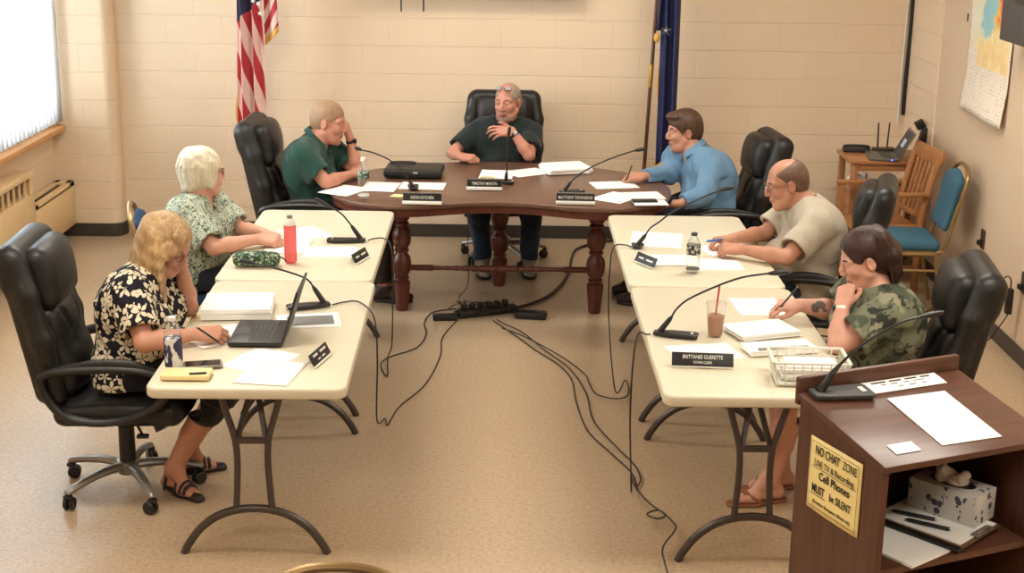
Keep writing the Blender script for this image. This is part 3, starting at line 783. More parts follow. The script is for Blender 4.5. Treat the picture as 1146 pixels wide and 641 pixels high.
# ------------------------------------------------------------------ corner desk and wooden armchair
m_oak = wood('honey_oak', (142, 92, 54), (186, 130, 82), 0.38, axis=0, scale=3, stretch=14)
m_oakv = wood('honey_oak_upright', (142, 92, 54), (186, 130, 82), 0.38, axis=2, scale=3, stretch=14)
DX0, DX1, DY0, DY1, DZ = 2.30, 2.84, 9.74, 10.16, 0.79
o = thing('computer_desk', 'small honey oak computer desk in the back right corner', 'desk', ((DX0+DX1)/2, (DY0+DY1)/2, 0))
w, d = DX1-DX0, DY1-DY0
b = MB(); b.box((0, 0, DZ-.012), (w+.03, d+.03, .025), bev=.005); b.build('desktop', m_oak, o)
for sx in (-1, 1):
    for sy in (-1, 1):
        b = MB(); b.box((sx*(w/2-.022), sy*(d/2-.022), (DZ-.025)/2), (.044, .044, DZ-.025), bev=.004); b.build('leg', m_oakv, o)
b = MB(); b.box((0, -d/2+.02, DZ-.05), (w-.08, .022, .05), bev=.003); b.build('apron', m_oak, o)
b = MB(); b.box((0, 0, .565), (w-.05, d-.03, .02), bev=.003); b.build('shelf', m_oak, o)
b = MB(); b.box((0, 0, .14), (w-.05, d-.03, .02), bev=.003); b.build('shelf', m_oak, o)
b = MB(); b.box((-w/2+.022, 0, .34), (.018, d-.08, .38), bev=.003); sp_ = b.build('side_panel', m_oakv, o)
b = MB(); b.tube([(-w/2+.008, -.06, .45), (-w/2-.012, -.05, .435), (-w/2-.012, .05, .435), (-w/2+.008, .06, .45)], .006, 8, smooth=4); b.build('handle', m_oakv, sp_)

o = thing('wooden_armchair', 'honey oak slat-back armchair in front of the corner desk', 'chair', (2.44, 9.44, 0), PI+0.12)
b = MB(); b.box((0.02, 0, .425), (.46, .47, .03), bev=.01); b.build('seat', m_oak, o)
for sy in (-1, 1):
    b = MB(); b.bar((.20, sy*.215, 0), (.20, sy*.215, .65), .04, .04, bev=.006); b.build('leg', m_oakv, o)
    b = MB(); b.tube([(-.20, sy*.20, 0), (-.20, sy*.20, .42), (-.235, sy*.20, .65), (-.30, sy*.20, .90)], .023, 8, smooth=4); b.build('leg', m_oakv, o)
    b = MB(); b.box((-.005, sy*.22, .66), (.47, .06, .026), bev=.008); b.build('armrest', m_oak, o)
    b = MB(); b.bar((.20, sy*.215, .16), (-.20, sy*.20, .16), .02, .03, bev=.004); b.build('stretcher', m_oak, o)
b = MB(); b.bar((-.305, -.235, .895), (-.305, .235, .895), .10, .024, up=(1, 0, 0.2), bev=.008); br_ = b.build('top_rail', m_oak, o)
b = MB(); b.bar((-.215, -.19, .50), (-.215, .19, .50), .035, .02, up=(1, 0, 0.2), bev=.004); b.build('lower_rail', m_oak, o)
for k in range(5):
    y = -.13+k*.065; b = MB(); b.bar((-.215, y, .50), (-.295, y, .86), .012, .036, up=(0, 1, 0), bev=.003); b.build('back_slat', m_oakv, o)
b = MB(); b.box((.20, 0, .39), (.025, .40, .05), bev=.004); b.build('seat_rail', m_oak, o)

# ------------------------------------------------------------------ lectern
m_lam = wood('walnut_laminate', (66, 38, 28), (98, 62, 46), 0.34, axis=2, scale=2.2, stretch=18)
m_lamh = wood('walnut_laminate_level', (70, 42, 31), (104, 68, 51), 0.34, axis=0, scale=2.2, stretch=18)
LB, LR, LA = Vector((0.905, 4.19, 0)), None, 0.42
# ------------------------------------------------------------------ people
def skin(name, c, red):
    t = NT(name); v = t.coord(); n = t.noise(v, 14, 4); n2 = t.noise(v, 60, 3)
    t.base(t.mix(t.math('MULTIPLY', n, 0.75), lin(c), lin(red))); t.bump(n2, 0.06, 0.002)
    t.b.inputs['Subsurface Weight'].default_value = 0.08; t.b.inputs['Subsurface Radius'].default_value = (0.012, 0.005, 0.003)
    return t.set(0.48, 0, 0.4)
m_skinA = skin('skin_warm', (198, 148, 122), (180, 122, 100))
m_skinB = skin('skin_pale', (208, 160, 138), (192, 134, 114))
m_skinC = skin('skin_ruddy', (198, 144, 120), (178, 112, 94))
m_skinE = skin('skin_tanned', (192, 142, 116), (174, 116, 94))
m_lip = mat('lips', (176, 96, 84), 0.4)
m_eyew = mat('eye_white', (226, 218, 208), 0.2); m_iris = mat('eye_iris', (52, 40, 32), 0.15)
def hairmat(name, c1, c2, sc=(60, 60, 5), rough=0.45):
    t = NT(name); n = t.noise(t.coord(scale=sc), 1.0, 5, 0.65, 0.6); n2 = t.noise(t.coord(), 10, 3)
    f = t.math('MULTIPLY_ADD', n2, 0.4, t.math('MULTIPLY', n, 0.7))
    t.base(t.ramp(f, [(0.35, lin(c1)), (0.70, lin(c2))])); t.bump(n, 0.5, 0.006); return t.set(rough, 0, 0.4)
m_blond = hairmat('hair_blond', (124, 92, 60), (202, 168, 122))
m_silver = hairmat('hair_white', (184, 172, 144), (234, 226, 204))
m_sandy = hairmat('hair_sandy', (128, 98, 74), (164, 132, 102), (90, 90, 40))
m_grey = hairmat('hair_grey', (120, 106, 94), (170, 156, 140), (90, 90, 40))
m_brown = hairmat('hair_brown', (52, 34, 24), (92, 64, 46))
m_ashbrown = hairmat('hair_ash_brown', (82, 60, 48), (118, 90, 74), (90, 90, 40))
m_darkbrown = hairmat('hair_dark_brown', (28, 17, 15), (64, 38, 32))
def cloth(name, c, var=0.10, rough=0.85, bs=420, wr=0.35):
    t = NT(name); v = t.coord(); c = lin(c)
    t.base(t.mix(t.noise(v, 9, 4), tuple(x*(1-var) for x in c[:3])+(1,), tuple(min(1, x*(1+var)) for x in c[:3])+(1,)))
    t.bump(t.math('ADD', t.math('MULTIPLY', t.noise(v, bs, 2), 0.15), t.noise(v, 13, 3, 0.5, 1.5)), wr, 0.012)
    t.b.inputs['Sheen Weight'].default_value = 0.15
    return t.set(rough, 0, 0.25)
m_green = cloth('green_polo_cloth', (32, 66, 58)); m_dgreen = cloth('black_green_polo_cloth', (26, 36, 35)); m_blue = cloth('blue_shirt_cloth', (98, 134, 164), 0.08)
m_greyt = cloth('grey_tshirt_cloth', (176, 166, 148), 0.06); m_jean = cloth('denim', (52, 68, 90), 0.22, bs=700); m_navyc = cloth('navy_trouser_cloth', (30, 34, 46))
m_blackc = cloth('black_skirt_cloth', (20, 19, 24)); m_short = cloth('dark_short_cloth', (40, 40, 44)); m_khaki = cloth('brown_trouser_cloth', (58, 48, 40))
def floral():
    """cream five-petal flowers and leaves scattered over black-navy cloth"""
    t = NT('floral_cloth'); tc = t.n('TexCoord')
    def layer(scale, off, petals, size, seedrot):
        mp = t.n('Mapping'); mp.inputs['Location'].default_value = off; t.l(tc.outputs['Object'], mp.inputs[0])
        vo = t.n('TexVoronoi'); vo.inputs['Scale'].default_value = scale; vo.inputs['Randomness'].default_value = 0.75; t.l(mp.outputs[0], vo.inputs['Vector'])
        dv = t.n('VectorMath', operation='SUBTRACT'); 
        sc_ = t.n('VectorMath', operation='SCALE'); t.l(mp.outputs[0], sc_.inputs[0]); sc_.inputs['Scale'].default_value = 1.0
        t.l(sc_.outputs[0], dv.inputs[0]); t.l(vo.outputs['Position'], dv.inputs[1])
        ge = t.n('NewGeometry'); cr = t.n('VectorMath', operation='CROSS_PRODUCT'); t.l(ge.outputs['Normal'], cr.inputs[0]); cr.inputs[1].default_value = (0.1, 0.1, 1)
        nr = t.n('VectorMath', operation='NORMALIZE'); t.l(cr.outputs[0], nr.inputs[0])
        du = t.n('VectorMath', operation='DOT_PRODUCT'); t.l(dv.outputs[0], du.inputs[0]); t.l(nr.outputs[0], du.inputs[1])
        sz = t.n('SeparateXYZ'); t.l(dv.outputs[0], sz.inputs[0])
        ang = t.math('ARCTAN2', sz.outputs[2], du.outputs['Value'])
        rnd = t.n('SeparateColor'); t.l(vo.outputs['Color'], rnd.inputs[0])
        pet = t.math('COSINE', t.math('MULTIPLY_ADD', ang, float(petals), t.math('MULTIPLY', rnd.outputs[0], 6.0)))
        ln = t.n('VectorMath', operation='LENGTH'); t.l(dv.outputs[0], ln.inputs[0])
        R = t.math('MULTIPLY_ADD', pet, size*0.30, size*0.72)
        ins = t.math('LESS_THAN', ln.outputs['Value'], R)
        cen = t.math('GREATER_THAN', ln.outputs['Value'], size*0.17)
        vein = t.math('GREATER_THAN', t.math('ADD', pet, t.math('MULTIPLY', ln.outputs['Value'], 1/size)), -0.25)
        return t.math('MULTIPLY', t.math('MULTIPLY', ins, cen), vein)
    a = layer(14.0, (0, 0, 0), 5, 0.036, 0); b_ = layer(17.0, (0.31, 0.17, 0.23), 2, 0.026, 1); c_ = layer(19.0, (0.7, 0.4, 0.11), 3, 0.020, 2)
    m_ = t.math('MAXIMUM', t.math('MAXIMUM', a, b_), c_)
    shade = t.mix(t.noise(tc.outputs['Object'], 30, 3), lin((190, 178, 148)), lin((236, 226, 200)))
    t.base(t.mix(m_, lin((22, 22, 32)), shade)); t.bump(t.noise(t.coord(), 13, 3, 0.5, 1.5), 0.3, 0.012)
    return t.set(0.8, 0, 0.25)
def dapple():
    t = NT('green_white_print_cloth'); v = t.coord(scale=(1, 1, 0.7)); n = t.noise(v, 52, 4, 0.6, 1.8); n2 = t.noise(v, 21, 3)
    f = t.math('MULTIPLY_ADD', n2, 0.35, t.math('MULTIPLY', n, 0.8))
    t.base(t.ramp(f, [(0.40, (44, 62, 58)), (0.52, (76, 98, 88)), (0.565, (178, 184, 164)), (0.615, (206, 206, 184)), (0.66, (88, 114, 102)), (0.80, (48, 70, 64))]))
    t.bump(t.noise(t.coord(), 13, 3, 0.5, 1.5), 0.3, 0.012); return t.set(0.85, 0, 0.25)
def camo():
    t = NT('camouflage_cloth'); v = t.coord(scale=(1, 1, 1.25)); n = t.noise(v, 9.5, 3, 0.55, 0.5); n2 = t.noise(t.coord(loc=(3, 1, 2)), 13, 3, 0.55, 0.6)
    c = t.mix(t.ramp(n, [(0.46, (0, 0, 0, 1)), (0.50, (1, 1, 1, 1))]), lin((74, 80, 66)), lin((112, 116, 94)))
    c = t.mix(t.ramp(n2, [(0.54, (0, 0, 0, 1)), (0.57, (1, 1, 1, 1))]), c, lin((50, 56, 48)))
    c = t.mix(t.ramp(t.noise(t.coord(loc=(7, 2, 5)), 11, 3), [(0.57, (0, 0, 0, 1)), (0.60, (1, 1, 1, 1))]), c, lin((138, 136, 112)))
    t.base(c); t.bump(t.noise(t.coord(), 13, 3, 0.5, 1.5), 0.35, 0.012); return t.set(0.85, 0, 0.25)
m_floral, m_dapple, m_camo = floral(), dapple(), camo()

def nrm(v): v = np.array(v, float); return v/np.linalg.norm(v)
def hand(s, W, d, n, side, curl=(25, 35, 20), spread=0.10, thumb=(0.75, 0.55, -0.35), sc=1.0, curls=None, tcurl=20):
    """palm, five jointed fingers; d: where the fingers point, n: out of the back of the hand"""
    W = np.array(W, float); d = nrm(d); n = np.array(n, float); n = nrm(n-d*(n @ d)); t = side*np.cross(n, d)
    L = lambda a, b, c: W+sc*(d*a+t*b+n*c)
    kn = [(.088, .030), (.092, .010), (.087, -.011), (.078, -.030)]
    for i, (a, b) in enumerate(kn):
        s.cone(L(.0, b*.55, 0), .017*sc, L(a, b, .002), .0125*sc, .012)
    s.ell(L(.045, .0, -.006), (.045*sc, .036*sc, .016*sc), np.stack([d, t, n], 1), .015)
    lens = [(.043, .026, .022), (.047, .030, .023), (.043, .028, .022), (.034, .021, .020)]
    for i, (a, b) in enumerate(kn):
        p = L(a, b, .0); ang = 0.0; sp_ = spread*(1.3-0.87*i)
        cu = curls[i] if curls else curl
        r = [.0100, .0092, .0084, .0074] if i < 3 else [.0088, .0080, .0074, .0066]
        for j in range(3):
            ang += math.radians(cu[j]+(2.5*i if j == 0 else 0))
            dd = d*math.cos(ang)-n*math.sin(ang)+t*math.tan(sp_)*math.cos(ang); dd = nrm(dd)
            q = p+dd*lens[i][j]*sc; s.cone(p, r[j]*sc, q, r[j+1]*sc, .005); p = q
    p = L(.018, .022, -.006); td = nrm(d*thumb[0]+t*thumb[1]+n*thumb[2])
    q = p+td*.042*sc; s.cone(p, .017*sc, q, .0125*sc, .012)
    for k_, (ln, r0, r1) in enumerate(((.031, .0115, .0102), (.026, .0102, .0078))):
        a = math.radians(tcurl); td = nrm(td*math.cos(a)+(d*0.5-t*0.8)*math.sin(a)); p2 = q+td*ln*sc
        s.cone(q, r0*sc, p2, r1*sc, .005); q = p2
def head_ops(s, c, R, sc=1.0, jaw=1.0, nose=1.0, fat=0.0, ears=True, closed=False):
    c = np.array(c, float); H = lambda f, l, u: c+sc*(R[:, 0]*f+R[:, 1]*l+R[:, 2]*u)
    s.ell(H(-.012, 0, .036), (.098*sc, .077*sc, .086*sc), R, .02)
    s.ell(H(.030, 0, -.028), (.062*sc, (.060+fat)*sc, .090*sc), R, .03)
    s.chain([H(.012, .055+fat, -.050), H(.045, .034+fat*.6, -.092), H(.066, 0, -.104), H(.045, -.034-fat*.6, -.092), H(.012, -.055-fat, -.050)], [.024*sc, .021*sc*jaw, .020*sc*jaw, .021*sc*jaw, .024*sc], .025)
    s.ell(H(.02, 0, -.085), (.05*sc, (.045+fat)*sc, .028*sc), R, .03)
    for q in (-1, 1):
        s.ell(H(.056, q*.038, -.022), (.030*sc, .026*sc, .026*sc), R, .02)
        s.ell(H(.091, q*.032, .010), (.018*sc, .019*sc, .012*sc), R, .014, 's')
        s.cone(H(.082, q*.014, .028), .010*sc, H(.070, q*.050, .026), .010*sc, .014)
        s.ell(H(.078, q*.032, .008), .0135*sc, R, .004)
        if ears:
            Re = R @ np.array(Matrix.Rotation(q*0.35, 3, 'Z'))
            s.ell(H(-.010, q*.080, -.005), (.022*sc, .008*sc, .034*sc), Re, .008)
            s.ell(H(-.004, q*.089, -.002), (.011*sc, .006*sc, .018*sc), Re, .006, 's')
    s.chain([H(.090, 0, .018), H(.104, 0, -.012), H(.1075*nose, 0, -.028)], [.009*sc, .0105*sc, .0125*sc], .012)
    for q in (-1, 1): s.ell(H(.098, q*.012, -.032), (.013*sc, .009*sc, .008*sc), R, .008)
    s.ell(H(.088, 0, -.060), (.014*sc, .026*sc, .008*sc), R, .008); s.ell(H(.086, 0, -.073), (.013*sc, .021*sc, .007*sc), R, .006)
    s.cone(H(.104, .022, -.066), .0022*sc, H(.104, -.022, -.066), .0022*sc, .005, 's')
    return H
def in_ell(c, r, R):
    c = np.array(c); R = np.array(R)
    return lambda C: (((C-c) @ R/np.array(r)[None, :])**2).sum(1) < 1
def wr(amp, sc, seed=0.0):
    def f(F, ax):
        X = ax[0][:, None, None]*sc; Y = ax[1][None, :, None]*sc; Z = ax[2][None, None, :]*sc
        w = np.sin(X*0.8+Z*1.1+seed+1.7*np.sin(Y*0.9-Z*0.6+seed*2))+0.7*np.sin(Y*1.3-Z*0.7+seed*1.7+1.4*np.sin(X*1.1+Z*0.4))
        return F+np.float32(amp)*w.astype(np.float32)
    return f
class Person:
    def __init__(s, label, base, J, skin_m, fat=1.0, female=False, belly=0.0, head_sc=1.0, h=.0045, carve=()):
        s.carve = carve
        s.o = thing('person', label, 'person', base); s.base = base; s.J = {k: np.array(v, float) for k, v in J.items() if k != 'hd'}
        s.R = rot3(*J['hd']); s.skin = skin_m; s.fat = fat; s.female = female; s.belly = belly; s.hs = head_sc; s.h = h; s.assign = []; s.body = SDF()
        J = s.J; s.lat = nrm(J['shL']-J['shR']); s.up = nrm(J['neck']-J['pel']); s.fw = nrm(np.cross(s.lat, s.up))
    def torso(s, b, t=0.0, k=.05):
        J, f, l, u, fw = s.J, s.fat, s.lat, s.up, s.fw
        b.cone(J['pel']+l*.075*f-u*.02, .115*f+t, J['pel']-l*.075*f-u*.02, .115*f+t, k)
        w = J['pel']*.55+J['che']*.45
        b.cone(w+l*.06*f+fw*.015, .112*f+t, w-l*.06*f+fw*.015, .112*f+t, k)
        if s.belly: b.ell(w+fw*(.05+.5*s.belly)-u*.03, (.10*f+s.belly*.5+t, .13*f+t, .13+t), np.stack([fw, l, u], 1), .06)
        b.cone(J['che']+l*.085*f, .112*f+t, J['che']-l*.085*f, .112*f+t, k)
        c2 = J['che']*.5+J['neck']*.5
        b.cone(c2+l*.10*f-fw*.02, .085*f+t, c2-l*.10*f-fw*.02, .085*f+t, k)
        if s.female:
            for q in (-1, 1): b.ell(J['che']+l*q*.082*f+fw*.095*f-u*.015, (.075*f+t, .078*f+t, .08*f+t), np.stack([fw, l, u], 1), .04)
        for sd in 'RL':
            b.cone(J['neck']-u*.02, .058+t*.8, J['sh'+sd], .056*f+t, .05)
    def core(s, head_kw=None, legs=True, arms_r=1.0):
        J, b, f = s.J, s.body, s.fat; ar = arms_r
        s.torso(b)
        for sd in 'RL':
            b.chain([J['sh'+sd], J['sh'+sd]*.55+J['el'+sd]*.45, J['el'+sd]], [.055*ar, .049*ar, .039*ar], .02)
            b.chain([J['el'+sd], J['el'+sd]*.68+J['wr'+sd]*.32, J['wr'+sd]], [.039*ar, .041*ar, .0255*ar], .015)
        hd = J['head']; R = s.R
        b.chain([J['neck']-s.up*.03, J['neck']*.5+(hd-R[:, 0]*.02-R[:, 2]*.06)*.5, hd-R[:, 0]*.018-R[:, 2]*.05], [.066*(.86 if s.female else 1.0)*max(1, f*.95), .056*(.9 if s.female else 1.04), .054*(.9 if s.female else 1.05)], .03)
        s.H = head_ops(b, hd, R, s.hs, **(head_kw or {})); H = s.H; e = s.hs
        s.assign += [(in_ell(H(.100, 0, -.066), (.018*e, .022*e, .0105*e), R), 1)]
        for q in (-1, 1): s.assign += [(in_ell(H(.085, q*.033, .031), (.022*e, .021*e, .0045*e), R), 2)]
    def eyes(s):
        H, R, e = s.H, s.R, s.hs
        for q in (-1, 1): s.assign += [(in_ell(H(.092, q*.032, .008), (.007*e, .0100*e, .0040*e), R), 3), (in_ell(H(.093, q*.031, .008), (.008*e, .0050*e, .0046*e), R), 4)]
    def legs(s, foot_bare=True):
        J, b = s.J, s.body
        for sd in 'RL':
            b.chain([J['hip'+sd], J['kn'+sd]], [.085*s.fat, .060*s.fat], .03)
            kn, an = J['kn'+sd], J['an'+sd]; v = an-kn; bk = nrm(kn-J['toe'+sd]); bk = bk*np.array([1, 1, 0])
            b.chain([kn, kn+v*.28+bk*.012, kn+v*.62+bk*.004, an], [.058*s.fat, .059*s.fat, .046*s.fat, .036], .02)
            s.foot(b, an, J['toe'+sd], 0)
    def foot(s, b, an, toe, t):
        d = nrm((toe-an)*np.array([1, 1, 0])); heel = np.array([an[0], an[1], toe[2]])-d*.035
        la = np.cross([0, 0, 1], d)
        b.cone(an, .034+t, heel+np.array([0, 0, .03]), .030+t, .02)
        m_ = heel*.4+toe*.6
        b.cone(an+d*.02, .032+t, m_+np.array([0, 0, .022]), .026+t, .03)
        b.cone(heel+np.array([0, 0, .022]), .028+t, m_+np.array([0, 0, .012]), .024+t, .02)
        b.cone(m_+la*.018+np.array([0, 0, .012]), .022+t, toe+la*.012+np.array([0, 0, .006]), .014+t, .02)
        b.cone(m_-la*.018+np.array([0, 0, .012]), .022+t, toe-la*.015-d*.015+np.array([0, 0, .006]), .013+t, .02)
    def finish(s, brow=None, extra=()):
        mats = [s.skin, m_lip, brow or m_brown, m_eyew, m_iris]+list(extra)
        for c in s.carve: c(s.body)
        s.body.build('body', mats, s.o, s.h, s.base, s.assign, relax=1)
    def shirt(s, name, m, sleeve=.6, t=.014, hem=.10, neck_r=.070, vneck=0.0, flare=.020, wrk=.0022, seed=0.0, arms_r=1.0, h=.005, extra=None):
        J = s.J; g = SDF(); s.torso(g, t)
        for sd in 'RL':
            a, e, w = J['sh'+sd], J['el'+sd], J['wr'+sd]
            if sleeve <= 1:
                p = a+(e-a)*sleeve
                g.cone(a, .057*arms_r+t, a+(e-a)*sleeve*.55, .052*arms_r+t, .04); g.cap(a+(e-a)*.1, .056*arms_r+t, p, .049*arms_r+flare, .02)
            else:
                g.chain([a, e], [.057*arms_r+t, .046*arms_r+t], .035); p = e+(w-e)*(sleeve-1); g.cap(e, .046*arms_r+t, p, .036+flare*.6, .015)
        g.plane(J['pel']-s.up*hem, -s.up)
        if extra: extra(g)
        nk = nrm(J['head']-s.R[:, 0]*.02-J['neck'])
        g.cone(J['neck']+nk*.035, neck_r, J['neck']+nk*.12, neck_r+.03, .012, 's')
        if vneck: g.cone(J['neck']+s.fw*.05+nk*.02, .03, J['neck']+s.fw*.10-s.up*vneck, .018, .02, 's')
        for sd in 'RL':
            a, e, w = J['sh'+sd], J['el'+sd], J['wr'+sd]
            if sleeve <= 1:
                p = a+(e-a)*sleeve; q = a+(e-a)*(sleeve-.12); g.cap(q, .049*arms_r+flare-.019, p+(e-a)*.05, .049*arms_r+flare-.018, .004, 's')
        g.fn(wr(wrk, 38, seed))
        for c in s.carve: c(g)
        return g.build(name, m, s.o, h, s.base, relax=3)
    def collar(s, m, r=.072, hgt=.030, open_=.5):
        J = s.J; nk = nrm(J['head']-s.R[:, 0]*.02-J['neck']); f = nrm(s.fw-nk*(s.fw @ nk)); l = np.cross(nk, f); mb = MB()
        c = J['neck']+nk*.015
        def fn(u, w):
            a = open_*.5+u*(2*PI-open_); rr = r*(1+.10*math.cos(a))+w*.026; z = .028-abs(w-.35)*hgt*1.7-.030*math.cos(a)
            p = c+f*(math.cos(a)*rr)+l*(math.sin(a)*rr)+nk*z
            return Vector(p)
        mb.grid(fn, 40, 6); ob = mb.build('collar', m, s.o, off=s.base); thicken(ob, .004)
    def trousers(s, name, m, end=.93, t=.016, h=.007, seed=1.0, hemflare=0.0):
        J, f = s.J, s.fat; g = SDF(); l, u = s.lat, s.up
        g.cone(J['pel']+l*.075*f-u*.03, .115*f+t*.6, J['pel']-l*.075*f-u*.03, .115*f+t*.6, .05)
        for sd in 'RL':
            g.chain([J['hip'+sd], J['kn'+sd]], [.088*f+t, .064*f+t], .03); kn, an = J['kn'+sd], J['an'+sd]
            if end > 1e-3:
                g.cone(kn, .064*f+t, kn+(an-kn)*.3, .062*f+t, .03); g.cap(kn+(an-kn)*.1, .062*f+t, kn+(an-kn)*end, .046+t+hemflare, .02)
        g.fn(wr(.003, 34, seed))
        for c in s.carve: c(g)
        return g.build(name, m, s.o, h, s.base, relax=1)
    def shoes(s, m, m2):
        for sd in 'RL':
            g = SDF(); s.foot(g, s.J['an'+sd], s.J['toe'+sd], .010); g.plane(s.J['an'+sd]+np.array([0, 0, .012]), (0, 0, 1)); g.plane((0, 0, .012), (0, 0, -1))
            sh = g.build('shoe', m, s.o, .006, s.base)
            d = nrm((s.J['toe'+sd]-s.J['an'+sd])*np.array([1, 1, 0])); a = s.J['an'+sd]*np.array([1, 1, 0])-d*.06; z = s.J['toe'+sd]*np.array([1, 1, 0])+d*.015
            g = SDF(); q = a*.4+z*.6; up = np.array([0, 0, .008]); g.chain([a+d*.03+up, q+up, z-d*.035+up], [.036, .048, .042], .03); g.plane((0, 0, .024), (0, 0, 1)); g.plane((0, 0, .002), (0, 0, -1))
            g.build('sole', m2, sh, .006, s.base)
    def hair(s, m, ops, h=.004, ridge=.0012, freq=46, name='hair'):
        g = SDF(); ops(g, s.H, s.R, s.hs); R = s.R.astype(np.float32); c = s.J['head'].astype(np.float32)
        def rf(F, ax):
            X = ax[0][:, None, None]-c[0]; Y = ax[1][None, :, None]-c[1]; Z = ax[2][None, None, :]-c[2]
            f_ = X*R[0, 0]+Y*R[1, 0]+Z*R[2, 0]; l_ = X*R[0, 1]+Y*R[1, 1]+Z*R[2, 1]; u_ = X*R[0, 2]+Y*R[1, 2]+Z*R[2, 2]
            a = np.arctan2(l_, f_+.02); return F+(np.float32(ridge)*np.sin(freq*a+2.5*np.sin(45*u_+3*a))).astype(np.float32)
        if ridge: g.fn(rf)
        return g.build(name, m, s.o, h, s.base, relax=1)
    def glasses(s, m, c=(.106, 0, .006), w=.034, tilt=0.0, temples=True):
        H, R = s.H, s.R; mb = MB(); e = s.hs; ct, st_ = math.cos(tilt), math.sin(tilt)
        P = lambda f, l, u: Vector(H(c[0]+f*ct-u*st_, l, c[2]+u*ct+f*st_))
        for q in (-1, 1):
            pts = [P(-.010*abs(math.cos(a)*.5+.5*q*0)-.006*(abs(q*w+.022*math.cos(a))/.056), q*w+.024*math.cos(a), .017*math.sin(a)) for a in np.linspace(0, 2*PI, 21)]
            mb.tube(pts, .0018, 6, caps=False)
            if temples: mb.tube([P(-.012, q*.060, .006), P(-.045, q*.075, .008), P(-.105, q*.081, .006), P(-.125, q*.081, -.010)], .0018, 6, smooth=4)
        mb.tube([P(-.004, -.011, .004), P(.002, 0, .007), P(-.004, .011, .004)], .0018, 6, smooth=4)
        return mb.build('glasses', m, s.o, off=s.base)
    def watch(s, sd, m_strap, m_face, n, w=.012, r=.030, at=.10):
        J = s.J; W = J['wr'+sd]; e = J['el'+sd]; ax = nrm(W-e); c = W-ax*(.02); n = np.array(n, float); n = nrm(n-ax*(n @ ax)); mb = MB()
        mb.lathe([(r-.003, -w), (r, -w*.9), (r, w*.9), (r-.003, w)], c, ax, 24); ob = mb.build('watch', m_strap, s.o, off=s.base)
        mb = MB(); f = c+n*r; mb.lathe([(.014, -.004), (.016, 0), (.016, .005), (.013, .007)], f, n, 20); mb.build('watch_face', m_face, ob, off=s.base)
def cap_hair(top=.012, side=.010, back=-.05, fr=.075, hl=.060):
    def f(g, H, R, e):
        g.ell(H(-.014, 0, .036+top*.3), ((.098+side)*e, (.077+side)*e, (.086+top)*e), R, .01)
        g.ell(H(-.045, 0, .0), ((.066+side)*e, (.070+side)*e, .085*e), R, .02)
        g.ell(H(.10, 0, hl-.085), (fr*e, .17*e, .085*e), R, .012, 's')                 # face
        g.ell(H(.02, 0, -.10), (.10*e, .12*e, (.10+back)*e), R, .015, 's')
        for q in (-1, 1): g.ell(H(-.002, q*.085, -.016), (.030*e, .03*e, .042*e), R, .008, 's')
    return f

def carve_box(loc, rz, c, half, tilt=None):
    Rz = np.array(Matrix.Rotation(rz, 3, 'Z')); R = Rz if tilt is None else Rz @ tilt
    return lambda g: g.rbox(np.array(loc)+Rz @ np.array(c, float), half, .004, R, .003, 's')
def office_carve(k):
    loc, rz = CHAIRS[k]; up = v3(-0.20, 0, 0.98); fw = v3(0.98, 0, 0.20); T = np.stack([fw, v3(0, 1, 0), up], 1)
    return [carve_box(loc, rz, (.03, 0, .45), (.325, .28, .068)), carve_box(loc, rz, v3(-.312, 0, .80)+fw*-.08, (.25, .275, .35), T)]
def table_carve(x, y): return [carve_box((x, y, 0), .012, (0, 0, TH-.023), (TW/2+.006, TL/2+.006, .0280))]
def bow_carve():
    def f(g):
        for q in (-1, 1): g.cap((CX+q*.46, 8.87, HT-.08), .622, (CX+q*.46, 8.87, HT+.0052), .622, .003, 's')
        g.rbox((CX, 8.98, HT-.04), (.66, .695, .0452), .004, None, .003, 's')
    return [f]
def pen_carve(w, a, b): return lambda g: g.cap(np.array(w)+np.array(a), .0085, np.array(w)+np.array(b), .0085, .001, 's')
m_watchb = mat('watch_black', (24, 24, 26), 0.4); m_steel = mat('polished_steel', (180, 178, 172), 0.25, 0.9); m_specs = mat('spectacle_frame', (40, 34, 32), 0.3, 0.3); m_specsg = mat('spectacle_wire', (150, 140, 128), 0.25, 0.8)
m_sandal = mat('dark_brown_sandal', (38, 26, 24), 0.45); m_thong = mat('tan_leather_sandal', (140, 88, 64), 0.5); m_sole = mat('shoe_sole', (40, 36, 34), 0.6); m_sneak = mat('grey_sneaker', (160, 150, 138), 0.7, var=0.4, vs=45)
m_brownshoe = mat('dark_brown_shoe', (52, 38, 32), 0.45)

# ---- woman in the floral top, front left, facing right and writing
A = Person('woman with long blond hair and a black floral top, cheek on her hand, writing', (-1.64, 5.87, 0), dict(
    pel=(-1.66, 5.88, .575), che=(-1.615, 5.895, .83), neck=(-1.555, 5.915, .975), head=(-1.475, 5.93, 1.095), hd=(-.38, .50, .06),
    shR=(-1.585, 5.725, .925), elR=(-1.50, 5.575, .772), wrR=(-1.302, 5.655, .788), shL=(-1.545, 6.095, .925), elL=(-1.425, 6.06, .778), wrL=(-1.432, 5.985, .985),
    hipR=(-1.66, 5.79, .555), hipL=(-1.66, 5.97, .555), knR=(-1.235, 5.79, .545), knL=(-1.215, 5.95, .54), anR=(-1.475, 5.835, .115), anL=(-1.465, 6.045, .115), toeR=(-1.365, 5.755, .02), toeL=(-1.34, 6.09, .02)), m_skinA, 1.06, True, .05, 1.0, .0042, office_carve('A')+table_carve(-1.03, 5.905))
A.core(dict(jaw=.9)); A.legs()
hand(A.body, A.J['wrR'], (.97, .22, -.05), (.15, -.55, .85), 1, (42, 48, 25), .06, (.8, .25, -.55))
hand(A.body, A.J['wrL'], (-.25, -.12, .95), (.55, .80, .1), -1, (55, 60, 35), .05, (.8, .4, -.3))
A.finish(m_sandy)
